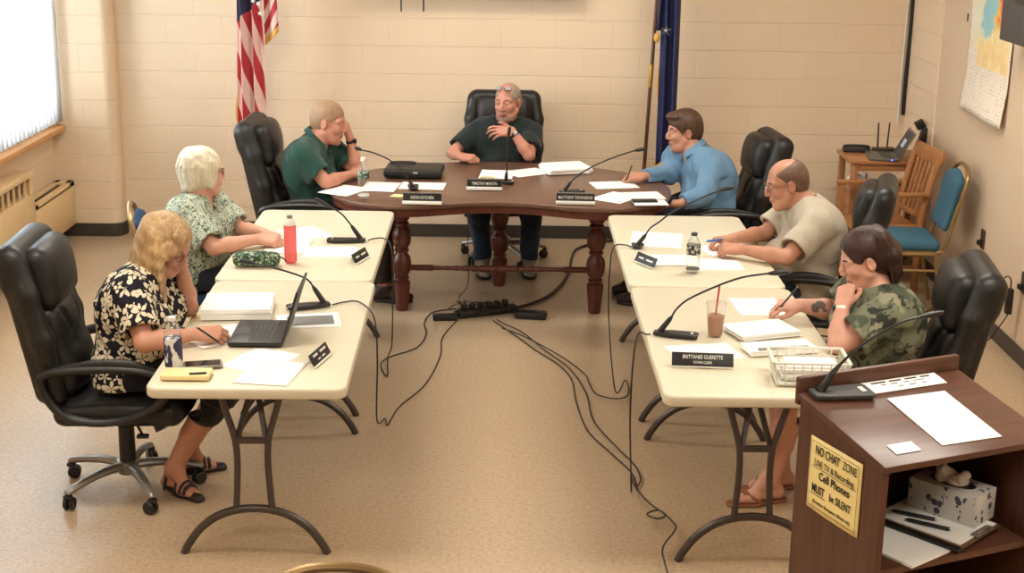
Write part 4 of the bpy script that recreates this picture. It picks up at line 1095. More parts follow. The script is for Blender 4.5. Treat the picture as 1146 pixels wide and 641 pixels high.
A.shirt('blouse', m_floral, sleeve=.78, t=.020, hem=.10, neck_r=.085, vneck=.06, flare=.034, seed=.4, wrk=.003)
A.trousers('skirt', m_blackc, end=.17, t=.022, hemflare=.035)
def hairA(g, H, R, e):
    g.ell(H(-.018, 0, .045), (.112, .094, .095), R, .02); g.ell(H(-.065, 0, -.03), (.075, .088, .11), R, .04)
    g.ell(H(.115, .0, -.035), (.095, .10, .105), R, .012, 's')
    rn = random.Random(3)
    for i in range(26):
        a = math.radians(84+i*(204/25)); f, l = math.cos(a), math.sin(a)
        ln = .25+.05*rn.random()+(.05 if abs(l) > .6 else 0); ph = rn.random()*6; r0 = .017+.006*rn.random()
        pts = []; rs = []
        for j in range(8):
            t_ = j/7; out = 1+.22*math.sin(PI*min(1, t_*1.15))+.05*math.sin(t_*9+ph)
            p = H(-.015+f*.098*out-.03*t_*(1 if f < .2 else -.6), l*.092*out+.010*math.sin(7*t_+ph), .06-.06*t_)
            p = np.array(p)+np.array([0, 0, -1.0])*ln*t_
            if f < .2: p += np.array([-.055*t_*t_, 0, 0])
            pts.append(p); rs.append(r0*(1-.55*t_**2))
        g.chain(pts, rs, .014)
    for i in range(5):
        pts = [H(.02+.012*i, -.01-.02*i, .135-.004*i), H(.085-.002*i, -.045-.006*i, .105-.006*i), H(.082-.012*i, -.085-.002*i, .04), H(.03-.01*i, -.108, -.04)]
        g.chain([np.array(p) for p in spline(pts, 3)], list(np.linspace(.012, .016, 10)), .010)
A.hair(m_blond, hairA, ridge=.0016, freq=60)
A.glasses(m_specsg, w=.033)
for sd in 'RL':
    g = SDF(); an, toe = A.J['an'+sd], A.J['toe'+sd]; d = nrm((toe-an)*np.array([1, 1, 0])); la = np.cross([0, 0, 1], d)
    heel = np.array([an[0], an[1], .012])-d*.05; g.chain([heel+np.array([0, 0, .028]), (heel*.45+toe*.55)*np.array([1, 1, 0])+np.array([0, 0, .012]), toe*np.array([1, 1, 0])+d*.02+np.array([0, 0, .008])], [.026, .033, .026], .02)
    g.plane(toe*0+np.array([0, 0, .016]), (-d[0]*.0, 0, 1)) if False else None
    g.cone(heel+np.array([0, 0, .02]), .018, heel, .012, .01)
    g.plane((0, 0, .001), (0, 0, -1))
    for q, (fr, hh, rr) in enumerate(((.18, .085, .040), (.52, .060, .036), (.68, .052, .036), (.80, .040, .034))):
        c = heel*(1-fr)+toe*fr
        arc = [c+la*math.cos(a)*rr*1.05+np.array([0, 0, max(.012, hh*math.sin(a))]) for a in np.linspace(0, PI, 9)]
        g.chain(arc, [.0075]*9, .006)
    g.build('sandal', m_sandal, A.o, .004, A.base)

# ---- white haired woman, second on the left, looking away towards the dark table
B = Person('white-haired woman with glasses in a green and white print top, hands together on the table', (-1.68, 7.42, 0), dict(
    pel=(-1.72, 7.42, .575), che=(-1.70, 7.43, .82), neck=(-1.675, 7.44, .965), head=(-1.645, 7.455, 1.10), hd=(.50, .02, 0),
    shR=(-1.70, 7.255, .905), elR=(-1.535, 7.135, .775), wrR=(-1.335, 7.30, .785), shL=(-1.645, 7.625, .905), elL=(-1.475, 7.545, .775), wrL=(-1.325, 7.40, .792),
    hipR=(-1.68, 7.33, .555), hipL=(-1.68, 7.51, .555), knR=(-1.25, 7.33, .55), knL=(-1.25, 7.51, .55), anR=(-1.28, 7.35, .11), anL=(-1.28, 7.53, .11), toeR=(-1.13, 7.35, .03), toeL=(-1.13, 7.53, .03)), m_skinB, 1.03, True, .05, carve=[carve_box((-1.67, 7.45, 0), .2, (0, 0, .46), (.23, .22, .05))]+table_carve(-1.075, 7.445))
B.core(dict(jaw=.9)); B.legs(); B.eyes()
hand(B.body, B.J['wrR'], (.90, -.05, -.05), (.05, -.5, .85), 1, (50, 55, 30), .05, (.8, .3, -.5))
hand(B.body, B.J['wrL'], (.80, -.45, -.05), (.1, .4, .9), -1, (45, 50, 30), .05, (.8, .3, -.5))
B.finish(m_silver)
B.shirt('blouse', m_dapple, sleeve=.86, t=.018, hem=.13, neck_r=.082, vneck=.05, flare=.034, seed=1.1, wrk=.003)
B.trousers('jeans', m_navyc, t=.014); B.shoes(m_brownshoe, m_sole)
def hairB(g, H, R, e):
    g.ell(H(-.018, 0, .045), (.110, .093, .100), R, .02); g.ell(H(-.045, 0, -.005), (.084, .089, .092), R, .03)
    for q in (-1, 1): g.ell(H(.018, q*.078, -.012), (.036, .020, .062), R, .03)
    g.ell(H(-.075, 0, -.075), (.04, .055, .035), R, .03)
    g.ell(H(.125, 0, -.03), (.080, .080, .100), R, .015, 's'); g.ell(H(.05, 0, -.15), (.11, .12, .075), R, .02, 's')
    rn = random.Random(5)
    for i in range(64):
        a = math.radians(48+264*rn.random()); u0 = rn.uniform(-.03, .125); k = math.sqrt(max(.08, 1-(u0-.035)**2/.0125)); f, l = math.cos(a)*k, math.sin(a)*k
        p0 = H(-.022+.100*f, .088*l, u0); t_ = rn.uniform(-.35, .35); f2, l2 = math.cos(a+t_), math.sin(a+t_); u1 = u0-rn.uniform(.035, .065); k2 = min(1.0, math.sqrt(max(.2, 1-(u1-.02)**2/.0125)))
        g.cone(np.array(p0), .014, np.array(H(-.022+.112*f2*k2, .097*l2*k2, u1)), .006, .012)
B.hair(m_silver, hairB, ridge=.0007, freq=48)
B.glasses(m_specs)

# ---- man in the green polo, left end of the dark table, hand on his forehead
C = Person('man with short greying hair in a green polo shirt, forehead resting on his hand', (-1.36, 8.94, 0), dict(
    pel=(-1.285, 8.98, .58), che=(-1.315, 8.945, .83), neck=(-1.265, 8.955, 1.005), head=(-1.178, 8.985, 1.125), hd=(-.12, .20, .0),
    shR=(-1.315, 8.745, .945), elR=(-1.165, 8.70, .80), wrR=(-1.035, 8.93, .805), shL=(-1.215, 9.16, .945), elL=(-1.015, 9.06, .80), wrL=(-1.055, 9.065, 1.01),
    hipR=(-1.25, 8.88, .56), hipL=(-1.25, 9.08, .56), knR=(-.85, 8.86, .55), knL=(-.85, 9.08, .55), anR=(-.83, 8.84, .10), anL=(-.90, 9.08, .10), toeR=(-.665, 8.825, .03), toeL=(-.74, 9.08, .03)), m_skinC, 1.10, False, .10, 1.05, carve=office_carve('C')+bow_carve())
C.core(); C.legs(); C.eyes()
hand(C.body, C.J['wrR'], (.35, .93, .0), (.1, -.1, 1), 1, (18, 22, 14), .06, (.7, .6, -.3))
hand(C.body, C.J['wrL'], (-.28, -.10, .95), (.92, -.2, .25), -1, (30, 32, 18), .12, (.7, .65, -.2))
C.finish(m_sandy)
C.shirt('polo_shirt', m_green, sleeve=.72, t=.020, hem=.12, neck_r=.076, vneck=.07, flare=.030, seed=2.2, wrk=.003)
C.collar(m_green, .074, .034, .7); C.trousers('trousers', m_khaki); C.shoes(m_brownshoe, m_sole)
C.hair(m_sandy, cap_hair(.006, .004, -.03, hl=.056), ridge=.0006)
C.watch('L', m_watchb, m_watchb, (.9, -.4, .1))

# ---- man at the head of the table
D = Person('man with a grey goatee in a dark polo, glasses pushed up on his head', (-.08, 9.9, 0), dict(
    pel=(-.085, 9.95, .58), che=(-.095, 9.945, .83), neck=(-.085, 9.955, .985), head=(-.062, 9.925, 1.125), hd=(-PI/2-.42, .06, .03),
    shR=(-.275, 9.955, .905), elR=(-.44, 9.80, .79), wrR=(-.375, 9.615, .80), shL=(.105, 9.945, .905), elL=(.09, 9.66, .805), wrL=(-.025, 9.685, .965),
    hipR=(-.19, 9.92, .56), hipL=(.02, 9.92, .56), knR=(-.26, 9.58, .55), knL=(.11, 9.58, .55), anR=(-.215, 9.53, .10), anL=(.10, 9.56, .10), toeR=(-.20, 9.40, .03), toeL=(.105, 9.42, .03)), m_skinC, 1.04, False, .08, 1.04, carve=office_carve('D')+bow_carve())
D.core(dict(fat=.003)); D.legs(); D.eyes()
H, R = D.H, D.R
beard = [(in_ell(H(.075, 0, -.095), (.045, .042, .040), R), 5), (in_ell(H(.095, 0, -.052), (.03, .030, .010), R), 5), (in_ell(H(.03, 0, -.09), (.06, .085, .028), R), 5)]
D.assign = beard+D.assign
hand(D.body, D.J['wrR'], (.82, -.45, -.05), (-.1, -.35, .9), 1, (45, 50, 28), .08, (.8, .45, -.2))
hand(D.body, D.J['wrL'], (-.94, -.20, .05), (.0, -.72, .68), -1, (12, 34, 20), .16, (.75, .45, .5))
D.finish(m_ashbrown, [mat('stubble', (150, 118, 100), 0.6, var=.2, vs=120)])
D.shirt('polo_shirt', m_dgreen, sleeve=.76, t=.018, hem=.12, neck_r=.076, vneck=.05, flare=.026, seed=3.0, wrk=.003)
D.collar(m_dgreen, .074, .034, .7); D.trousers('jeans', m_jean, end=.98, t=.014); D.shoes(m_sneak, m_sole)
def hairD(g, H, R, e):
    cap_hair(.004, .004, -.02)(g, H, R, e); g.ell(H(.05, 0, .13), (.095, .062, .085), R, .01, 's')
D.hair(m_grey, hairD, ridge=.0005)
gD = D.glasses(m_specs, c=(.070, 0, .106), tilt=.85, temples=False)
mb = MB()
for q in (-1, 1): mb.ball(D.H(.070-.003, q*.036, .108), (.004, .023, .017), 14, 8, rot=Matrix([list(r_) for r_ in D.R]) @ Matrix.Rotation(-.85, 3, 'Y'))
mb.build('lens', mat('lens_glass', (150, 150, 146), .08, 0, .9), gD, off=D.base)
D.watch('L', m_watchb, m_steel, (.1, -.9, .4), w=.014, r=.033)

# ---- man in the blue shirt, right end of the dark table, writing
E = Person('man with short brown hair in a blue button shirt, writing at the dark table', (1.25, 9.08, 0), dict(
    pel=(1.27, 9.07, .58), che=(1.235, 9.08, .80), neck=(1.145, 9.14, .94), head=(1.075, 9.185, 1.065), hd=(PI+.18, .10, 0),
    shR=(1.045, 9.33, .875), elR=(.985, 9.15, .79), wrR=(.805, 9.015, .80), shL=(1.235, 8.94, .865), elL=(1.17, 8.755, .742), wrL=(1.015, 8.70, .70),
    hipR=(1.23, 9.16, .56), hipL=(1.23, 8.97, .56), knR=(.87, 9.10, .55), knL=(.88, 8.86, .55), anR=(.80, 9.10, .10), anL=(.83, 8.84, .10), toeR=(.66, 9.10, .03), toeL=(.68, 8.88, .03)), m_skinE, 1.06, False, .06, 1.03, carve=office_carve('E')+bow_carve()+[pen_carve((.805, 9.015, .80), (-.105, -.02, -.03), (-.075, -.07, .085))])
E.core(); E.legs(); E.eyes()
hand(E.body, E.J['wrR'], (-.96, -.10, .0), (.05, -.45, .88), 1, (45, 48, 25), .06, (.8, .3, -.5))
hand(E.body, E.J['wrL'], (-.95, .1, .0), (0, 0, 1), -1, (20, 25, 15))
E.finish(m_brown)
E.shirt('button_shirt', m_blue, sleeve=1.86, t=.020, hem=.14, neck_r=.074, vneck=.04, flare=.026, seed=4.0, wrk=.004)
E.collar(m_blue, .073, .040, .6)
E.trousers('trousers', m_navyc); E.shoes(m_brownshoe, m_sole)
def hairE(g, H, R, e):
    cap_hair(.018, .012, -.04, hl=.052)(g, H, R, e); g.ell(H(.045, .0, .105), (.055, .066, .026), R, .02); g.ell(H(.07, -.02, .098), (.03, .04, .022), R, .02)
E.hair(m_brown, hairE, ridge=.0012, freq=50)

# ---- man in the grey t-shirt
F = Person('balding man with glasses in a grey t-shirt, leaning on both forearms', (1.6, 7.4, 0), dict(
    pel=(1.545, 7.43, .58), che=(1.585, 7.42, .83), neck=(1.525, 7.435, .985), head=(1.425, 7.46, 1.085), hd=(PI+.06, .26, 0),
    shR=(1.505, 7.62, .915), elR=(1.345, 7.57, .79), wrR=(1.145, 7.43, .79), shL=(1.555, 7.215, .915), elL=(1.375, 7.065, .785), wrL=(1.17, 7.205, .79),
    hipR=(1.52, 7.53, .56), hipL=(1.52, 7.33, .56), knR=(1.24, 7.52, .55), knL=(1.24, 7.34, .55), anR=(1.22, 7.52, .10), anL=(1.22, 7.34, .10), toeR=(1.06, 7.52, .03), toeL=(1.06, 7.34, .03)), m_skinE, 1.10, False, .10, 1.04, carve=office_carve('F')+table_carve(.925, 7.435))
F.core(); F.legs(); F.eyes()
hand(F.body, F.J['wrR'], (-.95, -.22, .0), (.0, .25, .95), 1, (48, 52, 28), .05, (.8, .3, -.45))
hand(F.body, F.J['wrL'], (-.96, .18, .0), (.0, -.40, .9), -1, (52, 55, 30), .05, (.8, .3, -.45))
F.finish(m_ashbrown)
FS = F.shirt('t_shirt', m_greyt, sleeve=.80, t=.020, hem=.15, neck_r=.078, flare=.034, seed=5.0, wrk=.003)
F.trousers('jeans', m_jean, t=.014); F.shoes(m_brownshoe, m_sole)
def hairF(g, H, R, e):
    cap_hair(.003, .005, -.02, fr=.098, hl=.075)(g, H, R, e); g.ell(H(.045, 0, .118), (.105, .056, .062), R, .03, 's')
F.hair(m_ashbrown, hairF, ridge=.0005)
F.glasses(m_specsg)

# ---- woman in the camouflage top
G = Person('dark-haired woman in a camouflage top, chin on her fist, writing', (1.6, 5.9, 0), dict(
    pel=(1.56, 5.90, .575), che=(1.585, 5.89, .80), neck=(1.55, 5.91, .945), head=(1.485, 5.925, 1.078), hd=(PI-.02, .38, 0),
    shR=(1.525, 6.10, .895), elR=(1.43, 6.13, .785), wrR=(1.262, 6.115, .815), shL=(1.565, 5.715, .895), elL=(1.345, 5.675, .775), wrL=(1.372, 5.795, .905),
    hipR=(1.53, 6.0, .555), hipL=(1.53, 5.81, .555), knR=(1.19, 6.0, .55), knL=(1.22, 5.82, .55), anR=(1.20, 5.98, .105), anL=(1.13, 5.83, .105), toeR=(1.065, 5.95, .02), toeL=(.985, 5.79, .02)), m_skinB, 1.12, True, .06, 1.0, .0042, office_carve('G')+table_carve(.945, 5.895)+[carve_box(gz(852, 366, TH+.03), .0, (0, 0, -.012), (.17, .13, .0145)), pen_carve((1.262, 6.115, .815), (-.105, -.015, -.03), (-.03, -.07, .10))])
G.core(dict(jaw=.95, fat=.004), arms_r=1.12); _a = G.J['elR']*.45+G.J['wrR']*.55; G.assign += [(in_ell(_a+v3(.012, -.03, .022), (.022, .03, .016), rot3(0, .5)), 5), (in_ell(_a+v3(-.012, -.03, .008), (.018, .03, .022), rot3(0, -.4)), 5), (in_ell(_a+v3(.03, -.03, .0), (.012, .03, .010), np.eye(3)), 5)]; G.legs()
hand(G.body, G.J['wrR'], (-.97, -.02, -.04), (.1, -.25, .95), 1, (42, 46, 25), .06, (.8, .3, -.5))
hand(G.body, G.J['wrL'], (.30, .50, .80), (-.70, -.60, .35), -1, (82, 85, 40), .03, (.75, .35, -.45))
G.finish(m_darkbrown, [mat('tattoo_ink', (96, 84, 80), .5, var=.35, vs=70)])
G.shirt('camouflage_top', m_camo, sleeve=.72, t=.020, hem=.13, neck_r=.082, vneck=.05, flare=.034, seed=6.0, wrk=.003, arms_r=1.15)
G.trousers('shorts', m_short, end=.0, t=.018)
def hairG(g, H, R, e):
    g.ell(H(-.016, 0, .045), (.108, .088, .096), R, .02); g.ell(H(-.06, 0, .0), (.075, .082, .10), R, .04)
    g.ell(H(.118, 0, -.025), (.085, .088, .112), R, .012, 's'); g.ell(H(.03, 0, -.11), (.08, .13, .06), R, .02, 's')
    for q in (-1, 1): g.ell(H(.0, q*.088, -.016), (.032, .03, .042), R, .008, 's')
    rn = random.Random(9)
    for i in range(14):
        l = -.07+.14*i/13; o = rn.random()*.02
        g.chain([np.array(p) for p in (H(-.085, l, .08), H(-.125+abs(l)*.3, l*1.15, .0), H(-.115+abs(l)*.2, l*1.15, -.07-o))], [.026, .026, .016], .02)
        g.chain([np.array(H(-.112+abs(l)*.2, l*1.1, -.06)), np.array(H(-.10+abs(l)*.2, l*1.05, -.10-o))+np.array([0, 0, -.03-o])], [.018, .008], .014)
G.hair(m_darkbrown, hairG, ridge=.0012, freq=52)
mb = MB(); e_, w_ = G.J['elL'], G.J['wrL']; ax = nrm(w_-e_); c = w_-ax*.02
mb.lathe([(.028, -.011), (.032, -.010), (.032, .010), (.028, .011)], c, ax, 24); wt = mb.build('watch', m_white, G.o, off=G.base)
mb = MB(); mb.box(c+nrm(v3(-1, .1, .2))*.033, (.012, .03, .034), bev=.004); mb.build('watch_face', m_watchb, wt, off=G.base)
for sd in 'RL':
    g = SDF(); an, toe = G.J['an'+sd], G.J['toe'+sd]; d = nrm((toe-an)*np.array([1, 1, 0])); la = np.cross([0, 0, 1], d)
    heel = np.array([an[0], an[1], .010])-d*.05; tz = toe*np.array([1, 1, 0])+d*.018+np.array([0, 0, .010])
    g.chain([heel, heel*.4+tz*.6, tz], [.034, .044, .036], .03); g.plane((0, 0, .013), (0, 0, 1)); g.plane((0, 0, .001), (0, 0, -1))
    c = heel*.25+tz*.75
    for q in (-1, 1): g.chain([c+np.array([0, 0, .045]), c+la*q*.032-d*.02+np.array([0, 0, .032]), heel*.5+tz*.5+la*q*.043+np.array([0, 0, .010])], [.008, .008, .008], .006)
    g.cone(c+np.array([0, 0, .045]), .008, c+d*.012+np.array([0, 0, .01]), .006, .006)
    g.build('flip_flop', m_thong, G.o, .005, G.base)

# dark curved print high on the back of the grey t-shirt, laid on the cloth
from mathutils.bvhtree import BVHTree
def on_mesh(ob, pts, r, name, m, lift=.001):
    bt = BVHTree.FromPolygons([v.co for v in ob.data.vertices], [tuple(p.vertices) for p in ob.data.polygons]); o0 = Vector((0, 0, CAM_H))-Vector(F.base); out = []
    for x, y in pts:
        h_ = bt.ray_cast(o0, ray(x, y).normalized())
        if h_[0] is not None: out.append(h_[0]+h_[1]*lift)
    if len(out) > 2: mb_ = MB(); mb_.tube(out, r, 6); return mb_.build(name, m, ob)
on_mesh(FS, [(932, 221), (936, 223.5), (940, 227), (943, 231), (943.5, 234), (941, 236), (937.5, 235), (936, 232)], .006, 'shirt_print', m_charcoal)
TZ, HZ = TH+.0062, HT+.0062            # things stand on the sheets and the tops
# ------------------------------------------------------------------ materials of the small things
m_paper = mat('white_paper', (246, 245, 240), 0.75, var=0.01)
m_cream = mat('cream_card', (236, 218, 160), 0.7, var=0.03)
m_print = mat('grey_print', (120, 118, 116), 0.7)
m_faint = mat('faint_print', (206, 204, 200), 0.7); m_ink = mat('black_ink', (24, 22, 20), 0.7); m_letter = mat('white_lettering', (226, 224, 216), 0.6)
def clear(name, tint=(0.97, 0.98, 0.98), gloss=0.06, diff=None, dfac=0.0):
    t = NT(name); tr = t.n('BsdfTransparent'); tr.inputs[0].default_value = tint+(1,); g = t.n('BsdfGlossy'); g.inputs['Roughness'].default_value = gloss
    lw = t.n('LayerWeight'); lw.inputs[0].default_value = 0.25; mx = t.n('MixShader')
    t.l(t.math('MULTIPLY_ADD', lw.outputs['Fresnel'], 0.35, 0.02), mx.inputs[0]); t.l(tr.outputs[0], mx.inputs[1]); t.l(g.outputs[0], mx.inputs[2]); out = mx.outputs[0]
    if diff:
        d = t.n('BsdfDiffuse'); d.inputs[0].default_value = lin(diff); m2 = t.n('MixShader'); m2.inputs[0].default_value = dfac
        t.l(out, m2.inputs[1]); t.l(d.outputs[0], m2.inputs[2]); out = m2.outputs[0]
    t.l(out, t.t.nodes['Material Output'].inputs[0]); return t.m
m_clear = clear('clear_plastic', (0.985, 0.99, 0.99), .06, (232, 232, 226), .10); m_red = clear('red_plastic', (0.98, 0.62, 0.58), .08, (244, 112, 112), .60); m_cup = clear('cup_plastic', (0.985, 0.98, 0.97), .08, (232, 228, 220), .08)
m_frost = clear('white_translucent_plastic', (0.9, 0.9, 0.88), .2, (240, 238, 228), .72)

def sheet(label, c, a, b, z, size=(.216, .279), long_ab=True, m=None, curl=.0, t=.0012, group=None, name='paper_sheet', lift=0.0, printed=0, cat='paper'):
    """a sheet lying at height z; c: its centre, a->b: one of its edges (long edge when long_ab), all read off the photograph"""
    C = gz(*c, z); A_, B_ = gz(*a, z), gz(*b, z); ang = math.atan2(B_.y-A_.y, B_.x-A_.x)
    o = thing(name, label, cat, (C.x, C.y, z), ang, group) if printed else None
    w, d = (size[1], size[0]) if long_ab else size
    mb = MB(); n = 10
    f = lambda u, v: Vector(((u-.5)*w, (v-.5)*d, t/2+.0003+lift*(u*(1-v))+curl*((u-.5)**2+(v-.5)**2)*.5))
    mb.grid(f, n, n); ob = mb.build('sheet' if printed else name, m or m_paper, o); thicken(ob, t)
    if not printed:
        ob.location = (C.x, C.y, z); ob.rotation_euler.z = ang; prop(ob, label, cat, group); o = ob
    else:
        mb = MB(); k = 0
        if printed == 'picture': mb.box((0.01, 0, t+.0012), (w*.72, d*.62, .0006))
        else:
            for j in range(printed):
                y = d*.36-j*d*.72/max(1, printed-1); L = w*(.45+.35*((j*37) % 10)/10); mb.box((-w*.4+L/2, y, t+.0011), (L, .0035, .0004))
        mb.build('print', m_print if printed == 'picture' else m_faint, o)
    return o
def stack(label, c, a, b, z, h, size, m=None, name='paper_stack', cat='paper stack', long_ab=True, layers=5, jit=.006, cover=None):
    C = gz(*c, z+h); A_, B_ = gz(*a, z+h), gz(*b, z+h); ang = math.atan2(B_.y-A_.y, B_.x-A_.x); rn = random.Random(len(label))
    mb = MB(); w, d = (max(size), min(size)) if long_ab else (min(size), max(size))
    for i in range(layers):
        hh = h/layers; mb.box(((rn.random()-.5)*jit, (rn.random()-.5)*jit, hh*(i+.5)), (w, d, hh*1.02), (0, 0, (rn.random()-.5)*jit*3))
    o = thing(name, label, cat, (C.x, C.y, z), ang); mb.build('sheets', m or m_paper, o, smooth=False)
    if cover:
        mb = MB()
        for k in cover: mb.box(*k)
        mb.build('binder_rings', m_steel, o)
    return o
def mic(label, root, base_to, z, pts, head, depth_lean=0.0, thick=.3, base_len=.15):
    """gooseneck microphone: flat foot from root towards base_to, tapered grip, thin neck and a small head"""
    r0 = gz(*root, z); b1 = gz(*base_to, z); d = (b1-r0); d.z = 0; d = d.normalized() if d.length > 1e-4 else Vector((0, 1, 0))
    o = thing('gooseneck_microphone', label, 'microphone', (r0.x, r0.y, z)); nrm_ = Vector((-d.y, d.x, 0))
    mb = MB(); ol = [(-.025, -.02), (-.025, .02), (base_len*.35, .032), (base_len*.9, .034), (base_len, .024), (base_len, -.024), (base_len*.9, -.034), (base_len*.35, -.032)]
    mb.prism([(d.x*x+nrm_.x*y, d.y*x+nrm_.y*y) for x, y in ol], 0, .016, bev=.005); ba = mb.build('foot', m_black, o)
    mb = MB(); c = d*(base_len*.84); mb.box((c.x, c.y, .017), (.016, .010, .003), (0, 0, math.atan2(d.y, d.x)+1.57)); mb.build('push_button', m_letter, ba)
    P = [gy(x, y, r0.y+depth_lean*(i+1)/len(pts)) for i, (x, y) in enumerate(pts)]; P = [p-Vector((r0.x, r0.y, z)) for p in P]
    start = Vector((0, 0, .012)); g = P[0]
    mb = MB(); mb.tube([start, start.lerp(g, .5), start.lerp(g, .8), g], [.013, .0115, .0105, .006], 10); mb.build('grip', m_black, o)
    Hd = gy(*head, r0.y+depth_lean)-Vector((r0.x, r0.y, z))
    mb = MB(); mb.tube([g]+P[1:], .0045, 8, smooth=6); mb.build('neck', m_black, o)
    e = P[-1]; mb = MB(); mb.tube([e, e.lerp(Hd, .3), e.lerp(Hd, .8), Hd], [.006, .011, .012, .007], 10); mb.build('mic_head', m_black, o)
    return o
def nameplate(label, loc, rotz, w, lines, style='wedge', h=.05):
    o = thing('name_plate', label, 'name plate', loc, rotz)
    if style == 'strip':
        mb = MB(); mb.box((0, -.008, .008), (w, .03, .016), bev=.002); mb.build('base', m_letter, o)
        mb = MB(); mb.box((0, .010, .038), (w-.006, .010, .046), bev=.001); pl = mb.build('plate', m_black, o); tilt = PI/2; fz, fy = .036, .0045
        mb = MB(); mb.box((0, .012, .0625), (w, .014, .004), bev=.001); mb.build('top_trim', m_steelg, o)
    else:
        tilt = math.radians(62); mb = MB(); mb.box((0, .004, .003+h/2*math.sin(tilt)), (w, h, .004), (tilt, 0, 0), bev=.001); pl = mb.build('plate', m_black, o)
        mb = MB(); mb.bar((0, .02, .03), (0, .044, .002), .002, .06, up=(1, 0, 0)); mb.box((0, -.0095, .002), (w, .012, .004)); mb.box((0, .018, .0015), (.07, .055, .003)); mb.build('stand', m_letter, o)
        fz = .003+h/2*math.sin(tilt); fy = .004
    M = Matrix(((1, 0, 0), (0, math.cos(tilt), -math.sin(tilt)), (0, math.sin(tilt), math.cos(tilt))))
    nv = M @ Vector((0, 0, 1)); up = M @ Vector((0, 1, 0))
    for s_, size, dy, sx in lines:
        p = Vector((0, fy, fz))+nv*(.0027 if style == 'wedge' else .0008)+up*dy
        if s_ is None:
            mb = MB(); q = [(-.30, .22), (.02, .30)] if size > .012 else [(-.16, .12), (.03, .15)]
            for x0, wd in q: mb.box(p+Vector(((x0+wd/2)*w*1.2, 0, 0)), (wd*w*1.1, size*.55, .0006), (tilt, 0, 0))
            mb.build('lettering', m_letter, pl)
        else:
            text_mesh('lettering', s_, size, m_letter, pl, p, M, sx=sx, font_bold=.0001)
    return o
def bottle(label, c, z, hgt, r, body_m, lab_m=None, lab_z=(.45, .62), cap_m=None, group=None, lab2=None, squat=False):
    p = gz(*c, z); o = thing('water_bottle', label, 'bottle', (p.x, p.y, z), 0, group); h = hgt
    pr = [(.6*r, 0), (.92*r, .004), (r, .015), (r, .30*h), (.95*r, .36*h), (r, .42*h), (r, .66*h), (.94*r, .74*h), (.72*r, .84*h), (.42*r, .91*h), (.38*r, .93*h)]
    mb = MB(); mb.lathe(pr, n=24); mb.build('bottle_body', body_m, o)
    mb = MB(); mb.lathe([(.40*r, .925*h), (.46*r, .93*h), (.46*r, .995*h), (.40*r, h)], n=20); mb.build('cap', cap_m or m_white, o)
    if lab_m: mb = MB(); mb.lathe([(r*1.005, lab_z[0]*h), (r*1.03, lab_z[0]*h), (r*1.03, lab_z[1]*h), (r*1.005, lab_z[1]*h)], n=24); mb.build('wrap_label', lab_m, o)
    if lab2: mb = MB(); mb.lathe([(r*1.0, .08*h), (r*1.012, .085*h), (r*1.012, .095*h), (r, .10*h)], n=24); mb.build('ridge_ring', lab2, o)
    return o
def pen(label, p0, p1, m, r=.0045):
    p0, p1 = Vector(p0), Vector(p1); o = thing('pen', label, 'pen', p0); d = p1-p0; mb = MB()
    mb.tube([d*0, d*.08, d*.1, d*.97, d], [.001, r*.8, r, r, r*.7], 10); mb.build('barrel', m, o)
    mb = MB(); mb.tube([d*.97, d*1.03], [r*.9, r*.6], 10); mb.build('pen_cap', m_steel, o); return o

# ------------------------------------------------------------------ left front table
sheet('white sheet under the writing hand of the floral-top woman', (245, 377), (207, 387), (284, 370), TH, curl=.02)
sheet('blank white sheet on the near left table, lying beneath the overlapping sheet', (292, 403), (240, 413), (286, 390), TH)
sheet('white sheet nearest the table corner, lying over another, left of the small stand-up name plate', (303, 417), (258, 428), (318, 432), TH+.0023, long_ab=False, printed=5)
sheet('white sheet with a grey picture, beyond the open laptop', (345, 359), (330, 368), (376, 366), TH, printed='picture')
stack('thick white binder full of paper beside the floral-top woman', (267, 337), (233, 350), (310, 349), TZ, .045, (.30, .27), cover=[((0, .08, .047), (.006, .006, .004)), ((-.07, .08, .047), (.006, .006, .004)), ((.08, .08, .047), (.006, .006, .004))])
sheet('cream envelope by the propped elbow of the floral-top woman', (226, 355), (219, 361), (232, 361), TH, (.09, .11), False, m_cream)
o = thing('laptop', 'open black laptop turned towards the floral-top woman', 'laptop', tuple(gz(292, 375, TZ)), PI/2+PI+.02)
# laptop local: y towards the hinge, keyboard below
mb = MB(); mb.box((0, 0, .011), (.32, .225, .018), bev=.004); bs_ = mb.build('base', m_black, o)
mb = MB()
for j in range(5):
    for i in range(13): mb.box((-.135+i*.0225, .055-j*.020, .0205), (.018, .016, .002))
mb.build('keyboard', m_charcoal, bs_)
mb = MB(); mb.box((0, -.072, .0203), (.09, .055, .001)); mb.build('touchpad', m_charcoal, bs_)
mb = MB(); mb.box((0, .1125+.0325, .018+.108), (.32, .010, .225), (-.30, 0, 0), bev=.003); ld = mb.build('lid', m_black, o)
mb = MB(); mb.box((0, .1125+.027, .018+.108), (.295, .001, .19), (-.30, 0, 0)); mb.build('screen', m_blackgloss, ld)
p = gz(227, 409, TZ); o = thing('phone', 'dark phone in a light case, beside the water bottle on the near left table', 'phone', p, .25)
mb = MB(); mb.box((0, 0, .005), (.15, .078, .010), bev=.004); mb.build('case', m_steelg, o); mb = MB(); mb.box((0, 0, .0105), (.135, .066, .001)); mb.build('screen', m_blackgloss, o)
p = gz(209, 421, TZ); mb = MB(); mb.box((0, 0, .010), (.185, .10, .020), bev=.004); o = mb.build('notebook', m_cream); o.location = p; o.rotation_euler.z = .02
prop(o, 'thick cream notebook at the near corner of the left table', 'notebook')
pen('dark pen lying on the cream notebook', gz(211, 418, TZ+.025), gz(231, 417, TZ+.025), m_charcoal)
